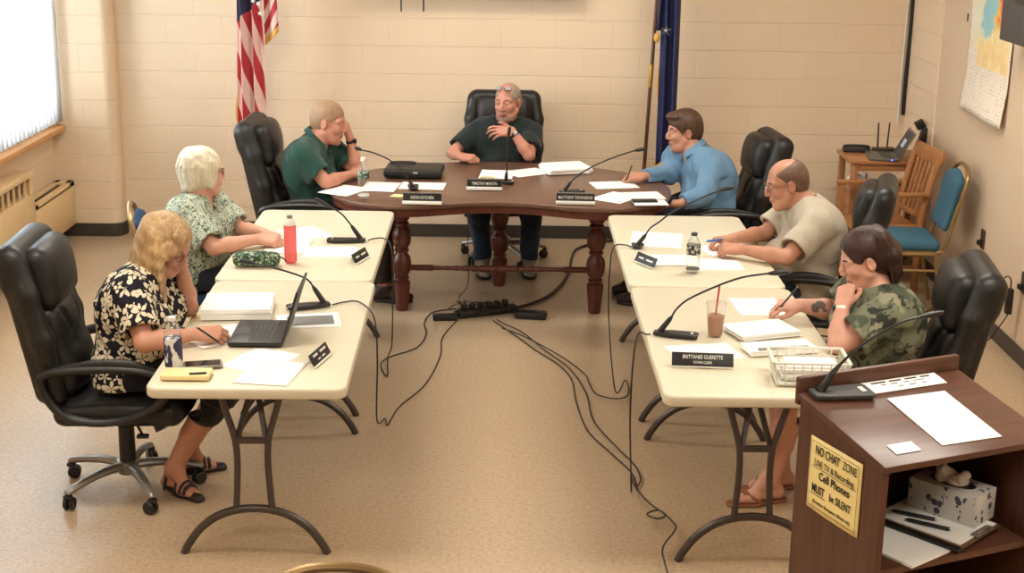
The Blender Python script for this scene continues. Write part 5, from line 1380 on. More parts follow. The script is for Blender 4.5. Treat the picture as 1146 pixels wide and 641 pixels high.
t = NT('bottle_label_blue'); t.base(t.ramp(t.noise(t.coord(scale=(1, 1, .4)), 40, 2), [(.42, (34, 40, 74)), (.52, (40, 48, 88)), (.56, (214, 214, 214)), (.7, (228, 226, 220))])); t.set(.5)
bottle('water bottle with a navy label and white cap on the near left table', (195, 412), TZ, .212, .034, m_clear, MATS['bottle_label_blue'], (.06, .60), m_white)
nameplate('small black name plate on the near left table, facing the aisle', tuple(gz(359, 403, TZ)), PI/2-.22, .19, [(None, .016, .010, 1), (None, .010, -.011, 1)])
mic('desk microphone of the floral-top woman, its foot behind the laptop', (363, 342), (330, 345), TZ, [(350, 320), (343, 312), (325, 305), (300, 298), (285, 295)], (268, 291), base_len=.17)
pen('dark pen in the hand of the floral-top woman', tuple(A.J['wrR']+v3(.10, -.028, -.03)), tuple(A.J['wrR']+v3(.02, -.085, .055)), m_black)

# ------------------------------------------------------------------ left back table
sheet('white sheet farthest from the camera behind the red bottle', (342, 261), (378, 264), (362, 256), TH)
sheet('white sheet right behind the red bottle, in front of the joined hands', (322, 276), (300, 285), (338, 286), TH+.0023, long_ab=False, printed=4)
sheet('white sheet between the red bottle and the small name plate', (369, 282), (345, 286), (392, 286), TH)
p = gz(325.5, 293, TZ); o = thing('water_bottle', 'tall red drink bottle beside the joined hands', 'bottle', p)
mb = MB(); mb.lathe([(.026, 0), (.030, .004), (.031, .012), (.031, .186), (.0305, .19), (.001, .191)], n=24); mb.build('bottle_body', m_red, o)
mb = MB(); mb.lathe([(.0305, .1915), (.029, .205), (.022, .218), (.014, .224), (.013, .228)], n=24); mb.build('shoulder', m_frost, o)
mb = MB(); mb.lathe([(.014, .226), (.0145, .228), (.0145, .238), (.012, .240)], n=18); mb.build('cap', mat('grey_cap', (118, 116, 108), .4), o)
nameplate('small black name plate on the far left table, facing the aisle', tuple(gz(404, 291, TZ)), PI/2-.30, .17, [(None, .016, .0, 1)])
mic('desk microphone of the white-haired woman, by the far aisle corner of her table', (404, 270), (376, 270), TZ, [(393, 252), (384, 241), (376, 235), (368, 231)], (352, 222), base_len=.18)
p = gz(287, 298, TZ); o = thing('pencil_case', 'dark green patterned zip pencil case in front of the white-haired woman', 'pencil case', p, .05)
def casemat():
    t = NT('green_case_cloth'); n = t.noise(t.coord(), 60, 3, .6, 1.2); t.base(t.ramp(n, [(.44, (34, 58, 42)), (.54, (50, 84, 58)), (.60, (196, 208, 180)), (.72, (70, 104, 78))])); return t.set(.8)
s = SDF(); s.rbox((0, .02, .032), (.115, .045, .031), .026, None, .01); s.ell((0, .02, .045), (.10, .04, .028), None, .02); s.build('case_body', casemat(), o, .005)
mb = MB(); mb.tube([(-.115, -.005, .05), (0, -.012, .062), (.115, -.005, .05), (.15, -.012, .03)], .004, 8, smooth=5); mb.build('zipper', m_black, o)

# ------------------------------------------------------------------ dark table
G_L = dict(z=HZ)
sheet('white sheet under the folded forearm of the man in green', (386, 213), (366, 217), (396, 221), HT, long_ab=False)
sheet('white sheet beside the clear bottle, towards the briefcase', (426, 209), (408, 216), (437, 217), HT+.0023, long_ab=False)
sheet('white sheet behind the left of the three dark table name plates', (473, 208), (447, 215), (485, 216), HT)
sheet('yellow sticky note by the left name plate on the dark table', (445, 219), (438, 221), (449, 222), HT, (.076, .076), True, m_cream, name='sticky_note', cat='note')
t = NT('bottle_label_green'); t.base(t.ramp(t.noise(t.coord(), 60, 2), [(.45, (48, 82, 64)), (.55, (70, 104, 84)), (.62, (206, 212, 200))])); t.set(.5)
bottle('clear water bottle with a green label on the dark table', (407, 222), HZ, .245, .034, m_clear, MATS['bottle_label_green'], (.50, .68), m_white, lab2=m_white)
p = gz(462, 199, HZ); o = thing('briefcase', 'black leather document case lying on the dark table', 'briefcase', p, -.03)
s = SDF(); s.rbox((0, .10, .030), (.185, .135, .029), .016); s.rbox((0, .10, .030), (.19, .14, .004), .004, None, .004); s.build('case_shell', m_leather, o, .007)
mb = MB(); mb.tube([(-.15, .15, .060), (-.14, .16, .068), (-.02, .17, .068), (.0, .16, .060)], .010, 8, smooth=5, flat=.5); mb.build('handle', m_leather, o)
mb = MB(); mb.box((.02, -.036, .04), (.03, .004, .012), bev=.001); mb.build('clasp', m_steel, o)
nameplate('left of the three strip name plates on the dark table', tuple(gz(472.5, 228, HZ)), -.03, .232, [('KEVIN KITCHEN', .026, 0, .72)], 'strip')
nameplate('middle of the three strip name plates on the dark table', tuple(gz(542, 212, HZ)), -.03, .22, [('TIMOTHY MARTIN', .026, 0, .72)], 'strip')
nameplate('right of the three strip name plates on the dark table', tuple(gz(644, 228, HZ)), -.03, .232, [('MATTHEW TOWNSEND', .026, 0, .72)], 'strip')
sheet('white sheet before the man at the middle, behind his name plate', (556, 195), (535, 203), (572, 204), HT, long_ab=False)
sheet('white sheet before the man at the middle, between microphone and paper pile', (590, 193), (578, 202), (612, 198), HT+.0023, printed=5)
stack('pile of papers at the left elbow of the man at the middle', (633, 185), (613, 196), (656, 194), HZ, .035, (.24, .28), layers=6, jit=.02, long_ab=True)
p = gz(545, 201, HZ); mb = MB(); mb.tube([(-.05, .01, .007), (-.02, .016, .014), (.02, .016, .014), (.05, .01, .007)], .006, 8, smooth=5); o = mb.build('clip', m_cream); o.location = p; prop(o, 'small cream clip behind the middle name plate', 'clip')
mic('upright desk microphone in front of the man at the middle', (566, 205), (574, 205), HZ, [(567, 192), (567.5, 175), (568, 160), (569, 152)], (570.5, 142), base_len=.05)
mic('desk microphone at the left of the dark table, by the briefcase', (463, 212), (462, 207), HZ, [(458, 202), (450, 190), (435, 178.5), (418, 171), (405, 168)], (397, 165), base_len=.10)
mic('desk microphone at the right of the dark table, by the right name plate', (631, 216), (655, 215), HZ, [(639, 203), (650, 194), (668, 184), (690, 175), (710, 168.5)], (722, 166.5), base_len=.13)
sheet('white sheet under the writing hand of the man in blue', (687, 207), (667, 205), (676, 212), HT, long_ab=False)
sheet('white sheet right of the right name plate on the dark table', (690, 221), (665, 226), (690, 230), HT, long_ab=False)
sheet('white sheet by the phone near the right end of the dark table', (716, 219), (690, 216), (736, 215), HT+.0023, printed=4)
p = gz(724, 228, HZ); o = thing('tablet', 'dark phone lying on a thin pad at the right end of the dark table', 'phone', p, .10)
mb = MB(); mb.box((.02, .01, .004), (.20, .13, .008), bev=.002); mb.build('pad', m_paper, o); mb = MB(); mb.box((-.01, .03, .0125), (.15, .075, .009), bev=.003); mb.build('phone_body', m_black, o)
pen('pen in the hand of the man in blue', tuple(E.J['wrR']+v3(-.105, -.02, -.03)), tuple(E.J['wrR']+v3(-.075, -.07, .085)), m_charcoal)

# ------------------------------------------------------------------ right back table
sheet('large white sheet farthest from the camera on the far right table', (735, 268), (706, 258), (700, 278), TH, (.279, .33), True, printed=6)
sheet('white sheet between name plate and bottle on the far right table', (752, 291), (727, 284), (738, 304), TH+.0023, (.216, .279), False, printed=5)
sheet('white sheet at the near side of the grey-shirted man forearm', (799, 296), (785, 306), (850, 306), TH, (.22, .28), True)
sheet('white sheet beyond the forearms of the grey-shirted man', (814, 279), (803, 285), (830, 283), TH, printed=5)
t = NT('bottle_label_dark'); t.base(t.ramp(t.noise(t.coord(), 55, 2), [(.46, (44, 46, 42)), (.54, (62, 64, 58)), (.6, (196, 194, 182))])); t.set(.5)
bottle('clear water bottle with a dark label on the far right table', (775, 304), TZ, .20, .034, m_clear, MATS['bottle_label_dark'], (.46, .70), m_charcoal, lab2=m_charcoal)
nameplate('small tilted black name plate on the far right table', tuple(gz(722, 296, TZ)), -1.05, .17, [(None, .016, .0, 1)])
mic('desk microphone of the grey-shirted man, at the aisle edge of the far right table', (713, 277), (716, 268), TZ, [(723, 262), (728, 255), (738, 248), (756, 235), (786, 221), (806, 213)], (821, 209.5), base_len=.05)
pen('blue pen between the hands of the grey-shirted man', gz(790, 270, TZ+.075), gz(808, 268, TZ+.08), mat('blue_pen_plastic', (44, 96, 176), .35), r=.006)

# ------------------------------------------------------------------ right front table
mic('desk microphone of the woman in camouflage, long neck over the coffee cup', (738, 374), (772, 377), TZ, [(752, 354), (757, 346), (770, 335), (800, 321), (830, 310.5), (860, 306)], (882, 304), base_len=.165)
p = gz(800, 375, TZ); o = thing('iced_coffee_cup', 'clear plastic cup of iced coffee with a red straw', 'cup', p)
mb = MB(); mb.lathe([(.030, 0), (.031, .003), (.042, .135), (.045, .14), (.045, .145), (.041, .145)], n=28); mb.build('cup', m_cup, o)
mb = MB(); mb.lathe([(.028, .004), (.0295, .006), (.0365, .088), (.001, .090)], n=28); cf = mb.build('coffee', mat('milky_coffee', (176, 122, 86), .3, var=.15, vs=40), o)
mb = MB()
for i in range(5): a = i*1.26; mb.box((.015*math.cos(a), .015*math.sin(a), .088), (.018, .018, .016), (a, .4, a), bev=.003)
mb.build('ice', m_cup, cf)
mb = MB(); mb.tube([(-.008, .0, .01), (.004, .005, .15), (.010, .010, .215)], .0042, 8); mb.build('straw', mat('red_straw', (186, 44, 52), .4), o)
sheet('white sheet behind the long name plate, beside the microphone foot', (788, 394), (742, 386), (808, 382), TH)
sheet('white sheet farthest along the near right table, beyond the writing hand', (848, 343), (832, 336), (868, 336), TH, long_ab=False, printed=4)
stack('pile of white papers under the writing hand of the woman in camouflage', (852, 366), (818, 379), (885, 372), TZ, .022, (.28, .19), layers=5, jit=.012)
o = stack('thick clipped file in front of the wire basket', (872, 386), (826, 394), (915, 389), TZ, .022, (.29, .125), layers=4, jit=.006)
mb = MB(); mb.box((0, -.048, .025), (.22, .020, .006), bev=.002); mb.box((0, -.054, .030), (.10, .012, .010), bev=.003); mb.build('clip_bar', m_steelg, o)
nameplate('long black name plate with white lettering on the near right table', tuple(gz(786, 410, TZ)), -.06, .245, [('BRITTANEE GUERETTE', .0215, .009, .74), ('TOWN CLERK', .0145, -.013, .8)], h=.056)
p = gz(903, 424, TZ); o = thing('basket', 'white plastic lattice basket holding papers by the lectern', 'basket', p, -.03)
mb = MB(); bw, bd, bhh = .29, .20, .095
mb.box((0, 0, .004), (bw-.03, bd-.03, .006), bev=.002); mb.build('basket_floor', m_frost, o)
def side(p0, p1, q0, q1, n, rows=3):
    m_ = MB(); p0, p1, q0, q1 = map(Vector, (p0, p1, q0, q1))
    for i in range(n+1): m_.bar(p0.lerp(p1, i/n), q0.lerp(q1, i/n), .007, .004, up=(p1-p0))
    for j in range(rows+1): m_.bar(p0.lerp(q0, j/rows), p1.lerp(q1, j/rows), .007 if j < rows else .012, .004 if j < rows else .008)
    return m_
B0 = [(-.125, -.085, .004), (.125, -.085, .004), (.125, .085, .004), (-.125, .085, .004)]; T0 = [(-.145, -.10, bhh), (.145, -.10, bhh), (.145, .10, bhh), (-.145, .10, bhh)]
for i in range(4):
    j = (i+1) % 4; side(B0[i], B0[j], T0[i], T0[j], 8 if i % 2 == 0 else 6).build('lattice_side', m_frost, o)
mb = MB(); rn = random.Random(2)
for i in range(6): mb.box(((rn.random()-.5)*.02, (rn.random()-.5)*.015, .0135+i*.010), (.195, .125, .009), (0, 0, (rn.random()-.5)*.06))
ob = mb.build('paper_stack', m_paper, None, smooth=False); ob.location = (p.x, p.y, p.z); ob.rotation_euler.z = -.03; prop(ob, 'sheaf of papers inside the white lattice basket', 'papers')
pen('pen in the hand of the woman in camouflage', tuple(G.J['wrR']+v3(-.105, -.015, -.03)), tuple(G.J['wrR']+v3(-.03, -.07, .10)), m_charcoal)

# ------------------------------------------------------------------ lectern with its things
LTH, LO = .415, Vector((.886, 4.176, 0))
LW_, LD, LZB, LZF = .60, .415, 1.10, 1.025
lec = thing('lectern', 'brown walnut-laminate lectern with an open shelf, at the lower right', 'lectern', LO, LTH)
def sidepanel(x):
    m_ = MB(); o_ = [(0, 0), (0, LZB-.022), (-LD, LZF-.022), (-LD, 0)]; th = .022
    vs = [(x, y, z) for y, z in o_]+[(x+th, y, z) for y, z in o_]
    m_.add(vs, [(0, 1, 2, 3), (7, 6, 5, 4), (0, 4, 5, 1), (1, 5, 6, 2), (2, 6, 7, 3), (3, 7, 4, 0)]); return m_
sidepanel(.0).build('side_panel', m_lam, lec, smooth=False); sidepanel(LW_-.022).build('side_panel', m_lam, lec, smooth=False)
mb = MB(); mb.box((LW_/2, -.011, (LZB-.02)/2+.01), (LW_-.046, .02, LZB-.05)); mb.build('front_panel', m_lam, lec, smooth=False)
sl = math.atan2(LZB-LZF, LD); Ls = math.hypot(LD, LZB-LZF)
mb = MB(); mb.box((LW_/2, -LD/2-.004, (LZB+LZF)/2-.011), (LW_+.014, Ls+.022, .022), (sl, 0, 0), bev=.003); mb.build('sloping_top', m_lamh, lec)
mb = MB(); mb.box((LW_/2, .013, LZB+.005), (LW_+.014, .020, .088), bev=.003); mb.build('back_rail', m_lamh, lec)
for z_ in (.675, .30): mb = MB(); mb.box((LW_/2, -LD/2-.006, z_), (LW_-.046, LD-.032, .022), bev=.002); mb.build('shelf', m_lamh, lec)
mb = MB(); mb.box((LW_/2, -LD/2, .04), (LW_-.046, LD-.03, .03)); mb.build('bottom_panel', m_lamh, lec)
def LP(x, y, z): c, s_ = math.cos(LTH), math.sin(LTH); return Vector((LO.x+x*c-y*s_, LO.y+x*s_+y*c, z))
def ltop(y): return LZB+(y)*(LZB-LZF)/LD
def on_slope(mb_, name, m_, x, y, rz, label, cat, up=.0035):
    ob = mb_.build(name, m_); ob.location = LP(x, y, ltop(y)+up); ob.rotation_euler = (Matrix.Rotation(LTH, 3, 'Z') @ Matrix.Rotation(sl, 3, 'X') @ Matrix.Rotation(rz, 3, 'Z')).to_euler(); prop(ob, label, cat); return ob
mb = MB(); mb.box((0, 0, 0), (.216, .279, .002)); on_slope(mb, 'paper_sheet', m_paper, .348, -.243, -.03, 'blank white sheet lying across the sloping top of the lectern', 'paper')
mb = MB(); mb.box((0, 0, 0), (.088, .05, .002)); on_slope(mb, 'card', m_paper, .113, -.358, .0, 'small white card at the lower left of the lectern top', 'card')
mb = MB(); mb.box((0, 0, 0), (.285, .068, .002)); nt_ = on_slope(mb, 'notice_strip', m_paper, .362, -.034, .0, 'white printed notice strip taped along the back of the lectern top', 'notice')
mb = MB()
for x0, wd, y0 in ((-.115, .06, .021), (-.045, .05, .021), (.015, .05, .021), (.075, .04, .021), (-.085, .02, .006), (-.05, .03, .006), (.0, .025, .006), (.04, .045, .006), (-.03, .02, -.012), (.01, .03, -.012), (.06, .02, -.012)):
    mb.box((x0+wd/2, y0, .0013), (wd*.92, .0075 if y0 > .02 else .004, .0006))
mb.build('print', m_ink, nt_)
# microphone on the lectern
r0 = LP(.045, -.028, ltop(-.028)+.004); o = thing('gooseneck_microphone', 'black gooseneck microphone standing on the lectern', 'microphone', r0, LTH)
mb = MB(); Rs = Matrix.Rotation(sl, 3, 'X'); mb.prism([(-.03, -.03), (-.03, .02), (.02, .018), (.15, .008), (.165, -.005), (.165, -.062), (.15, -.072), (.02, -.045)], .001, .016, bev=.004)
mb.v = [tuple(Rs @ Vector(v)) for v in mb.v]; ft_ = mb.build('foot', m_charcoal, o)
mb = MB(); mb.box(Rs @ Vector((.135, -.03, .017)), (.016, .03, .003), (sl, 0, 0)); mb.build('push_button', m_letter, ft_)
Yr = r0.y; iv = Matrix.Rotation(-LTH, 3, 'Z'); pp = [iv @ (gy(x, y, Yr+q)-r0) for x, y, q in ((932, 417, .01), (940, 408, .02), (958, 391, .04), (980, 376, .06), (1010, 360, .08), (1030, 354.5, .10))]
mb = MB(); mb.tube([(0, 0, .012), pp[0]*.5, pp[0]*.85, pp[0], pp[1]], [.016, .0125, .0115, .009, .006], 10); mb.build('grip', m_black, o)
mb = MB(); mb.tube(pp, .0042, 8, smooth=6); mb.build('neck', m_black, o)
h1 = iv @ (gy(1056, 349.5, Yr+.12)-r0); e = pp[-1]; mb = MB(); mb.tube([e, e.lerp(h1, .35), e.lerp(h1, .8), h1], [.005, .0085, .009, .006], 10); mb.build('mic_head', m_black, o)
# yellow notice on the side panel
m_yel = mat('yellow_sign_paper', (250, 230, 156), .65, var=.02)
sg = thing('sign', 'yellow paper notice about cell phones taped to the side of the lectern', 'sign', LP(0, -.20, .876), LTH)
mb = MB(); mb.grid(lambda u, v: Vector((-.003-.004*math.sin(PI*u)*(1-v), .128-.256*u, -.116+.232*v)), 12, 8); ob = mb.build('sheet', m_yel, sg); thicken(ob, .0008)
M = Matrix(((0, 0, -1), (-1, 0, 0), (0, 1, 0)))
def sgt(s_, size, y, z, sx=1.0, b_=.0): return text_mesh('lettering', s_, size, m_ink, sg, (-.0078, y, z), M, sx=sx, font_bold=b_)
sgt('NO CHAT', .040, .036, .080, .66, .0004); sgt('ZONE', .038, -.074, .080, .66)
sgt('LIVE TV & Recording', .029, 0, .040, .78); mb = MB(); mb.box((-.0078, 0, .025), (.0006, .22, .0016)); mb.build('underline', m_ink, sg)
sgt('Cell Phones', .037, -.005, .003, .86, .0004); sgt('MUST', .038, .070, -.044, .66, .0004); sgt('be SILENT', .035, -.040, -.044, .70, .0002)
mb = MB(); mb.box((-.0078, .070, -.062), (.0006, .076, .002)); mb.build('underline', m_ink, sg)
sgt('(Exception: Emergency Officials only)', .0145, 0, -.085, .86)
mb = MB()
for z_ in (-.104, .104): mb.box((-.0078, 0, z_), (.0005, .236, .0012))
for y_ in (-.118, .118): mb.box((-.0078, y_, 0), (.0005, .0012, .208))
mb.build('printed_border', m_ink, sg)
# things on the lectern shelf
SZ = .687
def tissue_mat():
    t = NT('tissue_box_card'); v = t.coord(); n = t.n('TexVoronoi'); n.inputs['Scale'].default_value = 34; t.l(v, n.inputs['Vector'])
    n2 = t.noise(t.coord(scale=(1, 1, .35)), 26, 3, .6, 1.0); k = t.math('MULTIPLY', t.math('LESS_THAN', n.outputs[0], .42), t.math('GREATER_THAN', n2, .53))
    t.base(t.mix(k, lin((206, 204, 198)), lin((76, 76, 96)))); return t.set(.6)
# papers and clipboard
def shelf_item(mb_, name, m_, x, y, z, rz, label, cat, parent=None):
    ob = mb_.build(name, m_); ob.location = LP(x, y, z); ob.rotation_euler.z = LTH+rz; prop(ob, label, cat); return ob
mb = MB(); mb.box((0, 0, .004), (.26, .34, .008)); shelf_item(mb, 'paper_stack', m_paper, .205, -.235, SZ+.0008, .25, 'white papers at the left of the lectern shelf', 'papers')
mb = MB(); mb.box((0, 0, .006), (.24, .32, .012), bev=.002); shelf_item(mb, 'notebook', m_black, .36, -.225, SZ+.0095, .35, 'black notebook under the clipboard on the lectern shelf', 'notebook')
o = thing('clipboard', 'clipboard with white paper under the tissue box', 'clipboard', LP(.37, -.230, SZ+.0222), LTH+.35)
mb = MB(); mb.box((0, 0, .002), (.225, .315, .004), bev=.001); mb.build('board', m_dwood, o); mb = MB(); mb.box((0, .0, .0065), (.215, .29, .004)); mb.build('sheets', m_paper, o)
mb = MB(); mb.box((0.02, -.145, .010), (.10, .025, .008), bev=.003); mb.tube([(-.02, -.15, .014), (-.01, -.158, .024), (.04, -.158, .024), (.05, -.15, .014)], .003, 6, smooth=4); mb.build('clip', m_steelg, o)
o = thing('tissue_box', 'patterned tissue box on the lectern shelf', 'tissue box', LP(.445, -.205, SZ+.0312), LTH+.38)
mb = MB(); mb.box((0, 0, .05), (.125, .23, .10), bev=.002); mb.build('carton', tissue_mat(), o)
mb = MB(); mb.lathe([(1, 0), (1, .0012)], n=28); mb.v = [(v[0]*.035, v[1]*.075, .1004+v[2]) for v in mb.v]; mb.build('opening', m_black, o)
s = SDF(); s.cone((0, .03, .104), .028, (.006, .045, .150), .014, .01); s.cone((0, -.02, .104), .028, (-.004, -.045, .142), .012, .01); s.cone((.0, .0, .10), .02, (.01, .01, .12), .01, .02); s.fn(wr(.003, 120, .3)); s.build('tissue', m_paper, o, .004)
for i, (x, y, r_, lab) in enumerate(((.215, -.11, .9, 'black pen lying on the clipboard, the farther of two'), (.215, -.18, .95, 'black pen lying on the clipboard, the nearer of two'))):
    a = LP(x+.05, y-.03, SZ+.039); d = Vector((math.cos(LTH-r_), math.sin(LTH-r_), 0))*.14; pen(lab, a, a+d, m_black, .006)

# ------------------------------------------------------------------ corner desk things
p = gz(985, 176, DZ+.001); o = thing('laptop', 'grey laptop standing open on the corner desk', 'laptop', (2.53, 9.86, DZ+.0005), -PI/2-.12)
m_lapg = mat('laptop_grey', (108, 104, 98), .4, .4)
mb = MB(); mb.box((0, 0, .010), (.29, .20, .018), bev=.004); b_ = mb.build('base', m_lapg, o)
mb = MB()
for j in range(4):
    for i in range(12): mb.box((-.12+i*.022, .055-j*.02, .0195), (.017, .015, .0015))
mb.build('keyboard', m_charcoal, b_)
tl = math.radians(-28); mb = MB(); mb.box((0, .1+.098*math.sin(-tl), .018+.098*math.cos(tl)), (.29, .010, .20), (tl, 0, 0), bev=.003); ld = mb.build('lid', m_lapg, o)
mb = MB(); mb.box((0, .1+.098*math.sin(-tl)-.0058, .018+.098*math.cos(tl)), (.27, .001, .175), (tl, 0, 0)); sc_ = mb.build('screen', m_charcoal, ld)
M = Matrix(((1, 0, 0), (0, math.sin(-tl), -math.cos(tl)), (0, math.cos(tl), -math.sin(-tl)*-1)))
mb = MB(); mb.box((0, .1+.098*math.sin(-tl)-.0068, .02+.098*math.cos(tl)), (.10, .001, .06), (tl, 0, 0), bev=.0003); st = mb.build('logo', mat('pale_blue_sticker', (190, 204, 222), .5), ld)
mb = MB(); mb.ball((0, 0, 0), .006, 10, 6); o2 = mb.build('indicator', None or (lambda t: (t.base((.05, .1, 1, 1)), t.b.inputs['Emission Color'].__setattr__('default_value', (.05, .12, 1, 1)), t.b.inputs['Emission Strength'].__setattr__('default_value', 6.0), t.m)[-1])(NT('blue_led')), b_)
o2.location = (.147, .05, .010)
o = thing('wifi_router', 'black router with two upright antennas on the corner desk', 'router', (2.60, 10.08, DZ+.0005), .1)
mb = MB(); mb.box((0, 0, .014), (.16, .11, .026), bev=.008); mb.build('router_body', m_black, o)
for sx in (-.035, .035): mb = MB(); mb.tube([(sx, .045, .025), (sx, .045, .05), (sx*1.15, .045, .20)], [.006, .0065, .0055], 8); mb.build('antenna', m_black, o)
o = thing('telephone', 'black desk telephone lying at the back of the corner desk', 'telephone', (2.40, 10.07, DZ+.0005), -.1)
mb = MB(); mb.box((0, 0, .014), (.19, .09, .026), bev=.006); mb.build('phone_base', m_black, o); mb = MB(); mb.tube([(-.09, .0, .03), (-.06, .0, .042), (.06, .0, .042), (.09, .0, .03)], [.018, .014, .014, .018], 10, smooth=4, flat=.7); mb.build('handset', m_black, o)
mb = MB(); rn = random.Random(4); pts = [Vector((rn.uniform(-.12, .14), rn.uniform(-.10, .05), .008+.03*rn.random())) for _ in range(16)]
mb.tube(pts, .006, 7, smooth=6); ob = mb.build('coiled_leads', m_black); ob.location = (2.64, 9.93, .576); prop(ob, 'tangle of black leads on the middle shelf of the corner desk', 'leads')
mb = MB(); mb.box((0, 0, .03), (.20, .16, .055), bev=.01); ob = mb.build('storage_box', m_black); ob.location = (2.62, 9.92, .152); prop(ob, 'black box on the lowest shelf of the corner desk', 'box')
s = SDF(); s.ell((0, 0, .025), (.06, .05, .025)); s.ell((.04, .02, .04), (.03, .04, .03), None, .02); s.ell((-.03, -.01, .045), (.035, .03, .025), None, .02); s.fn(wr(.006, 90, 1)); ob = s.build('cloth', m_paper, None, .006); ob.location = (2.40, 9.97, .588); prop(ob, 'crumpled white cloth on the middle shelf of the corner desk', 'cloth')
mb = MB(); mb.box((0, 0, 0), (.05, .06, .11), (0, .25, 0), bev=.006); mb.box((-.03, .02, .07), (.06, .05, .06), (0, -.5, 0), bev=.006); ob = mb.build('power_adapter', m_black); ob.location = (2.845, 9.99, .93); prop(ob, 'black power adapters plugged into the block wall above the corner desk', 'adapter')
mb = MB(); mb.tube([(2.80, 9.955, .875), (2.79, 9.95, .84), (2.76, 9.96, .80), (2.78, 9.9, .806), (2.80, 9.86, .82)], .0035, 6, smooth=6); ob = mb.build('power_lead', m_black); prop(ob, 'loose black lead hanging from the adapters by the grey laptop', 'lead')
mb = MB(); mb.box((0, 0, .165), (.30, .006, .33), (-.14, 0, 0)); ob = mb.build('foam_board', m_paper); ob.location = (2.13, 10.535, .0); prop(ob, 'white board leaning on the back wall behind the man in grey', 'board')

# ------------------------------------------------------------------ flags
m_goldf = mat('gold_fringe', (214, 160, 76), .6, var=.25, vs=200, bump=.5, bs=260); m_pole = wood('dark_pole_wood', (62, 38, 26), (96, 62, 42), .3, axis=2); m_brass = mat('brass', (176, 132, 62), .3, .8)
def stripes_mat(name, ax, az, period, off, canton_z=None):
    t = NT(name); sp = t.n('SeparateXYZ'); tc = t.n('TexCoord'); t.l(tc.outputs['UV'], sp.inputs[0])
    q = t.math('ADD', t.math('MULTIPLY', sp.outputs[0], ax), t.math('MULTIPLY_ADD', sp.outputs[1], az, off))
    f = t.math('FRACT', t.math('DIVIDE', q, period)); k = t.math('GREATER_THAN', f, .52)
    c = t.mix(k, lin((226, 196, 186)), lin((176, 44, 56)))
    if canton_z is not None: c = t.mix(t.math('GREATER_THAN', t.math('MULTIPLY_ADD', sp.outputs[0], -.55, sp.outputs[1]), canton_z), c, lin((34, 40, 72)))
    t.base(c); t.bump(t.noise(t.coord(), 200, 2), .15, .002); t.b.inputs['Sheen Weight'].default_value = .2; return t.set(.65, 0, .3)
def drape(name, m_, parent, fn, nu, nv, su=1.0, sv=1.0, thick=.0015):
    mb_ = MB(); mb_.grid(fn, nu, nv); ob = mb_.build(name, m_, parent, ang=80)
    uv = ob.data.uv_layers.new(name='cloth'); i = 0
    vuv = [(k % (nu+1)/nu*su, k//(nu+1)/nv*sv) for k in range((nu+1)*(nv+1))]
    for l in ob.data.loops: uv.data[l.index].uv = vuv[l.vertex_index]
    thicken(ob, thick); return ob
FX, FY = -1.80, 10.25
fl = thing('flag', 'striped red and white flag with stars hanging behind the chair of the man in green', 'flag', (FX, FY, 0))
def us_main(u, v):
    z = .72+v*1.75; w = .085+.11*(1-v)**.8*(.75 if v > .5 else 1); w = .205-.055*v
    x = -.085+w*(u-.42)-.02*(1-v); y = .028*math.sin(u*15+1.2*v)+.018*math.sin(u*7+3)
    return Vector((x+.012*math.sin(u*15), y-.05, z))
drape('cloth', stripes_mat('stripes_main', 1.0, .30, .115, .02, .90), fl, us_main, 60, 40, .30, 1.75)
def us_flap(u, v):
    z = 1.50+.10*u+v*.95; x = .02+.105*u*(1-.35*v); y = .03*math.sin(u*5+.6)-.03
    return Vector((x, y, z))
drape('cloth_fold', stripes_mat('stripes_flap', -.62, .80, .135, .05, 2.0), fl, us_flap, 20, 30, .12, .95)
mb = MB(); mb.grid(lambda u, v: us_flap(u, 0)+Vector((0, -.002, -.045*v)), 20, 3); ob = mb.build('fringe', m_goldf, fl); thicken(ob, .004)
mb = MB(); mb.grid(lambda u, v: us_main(0, .10+u*.13)+Vector((-.016*v*math.sin(PI*u), -.002, -.01*v)), 24, 3); ob = mb.build('fringe', m_goldf, fl); thicken(ob, .004)
def star(c, r, rot=0.0):
    m_ = MB(); pts = [(c[0]+(r if k % 2 == 0 else r*.4)*math.sin(k*PI/5+rot), c[2]+(r if k % 2 == 0 else r*.4)*math.cos(k*PI/5+rot)) for k in range(10)]
    m_.add([(x, c[1], z) for x, z in pts]+[(c[0], c[1]-.003, c[2])], [(k, (k+1) % 10, 10) for k in range(10)]); return m_
m_star = mat('star_white', (226, 222, 214), .6)
for px_, py_ in ((283, 1), (289, 4), (291, 15), (287, -6)):
    g_ = gy(px_, py_, FY-.09); star((g_.x-FX, g_.y-FY, g_.z), .021, .3).build('star', m_star, fl)
mb = MB(); mb.cyl((-.03, .06, .05), (-.03, .06, 2.5), .013); mb.build('pole', m_pole, fl); mb = MB(); mb.lathe([(.14, 0), (.14, .02), (.05, .04), (.025, .07), (.02, .16), (.014, .17)], (-.03, .06, 0)); mb.build('pole_stand', m_brass, fl)
FX2, FY2 = .94, 10.26
fl = thing('flag', 'navy blue flag with gold fringe hanging on a wooden pole behind the man in blue', 'flag', (FX2, FY2, 0))
mb = MB(); mb.cyl((-.035, -.01, .05), (.055, .0, 2.55), .0135); mb.build('pole', m_pole, fl)
pz = lambda z: Vector((-.035+.09*(z-.05)/2.5, -.01+.01*(z-.05)/2.5, z))
mb = MB(); mb.cyl(pz(1.20), pz(1.36), .0155); mb.build('pole_ferrule', m_brass, fl); mb = MB(); mb.lathe([(.14, 0), (.14, .02), (.05, .04), (.025, .07), (.02, .16), (.014, .17)], (-.035, -.01, 0)); mb.build('pole_stand', m_brass, fl)
m_navyf = mat('navy_flag_cloth', (30, 36, 78), .6, var=.1, vs=6, bump=.15, bs=220)
_fx0, _fx1 = gy(737, 100, FY2-.03).x-FX2, gy(757.5, 100, FY2-.03).x-FX2
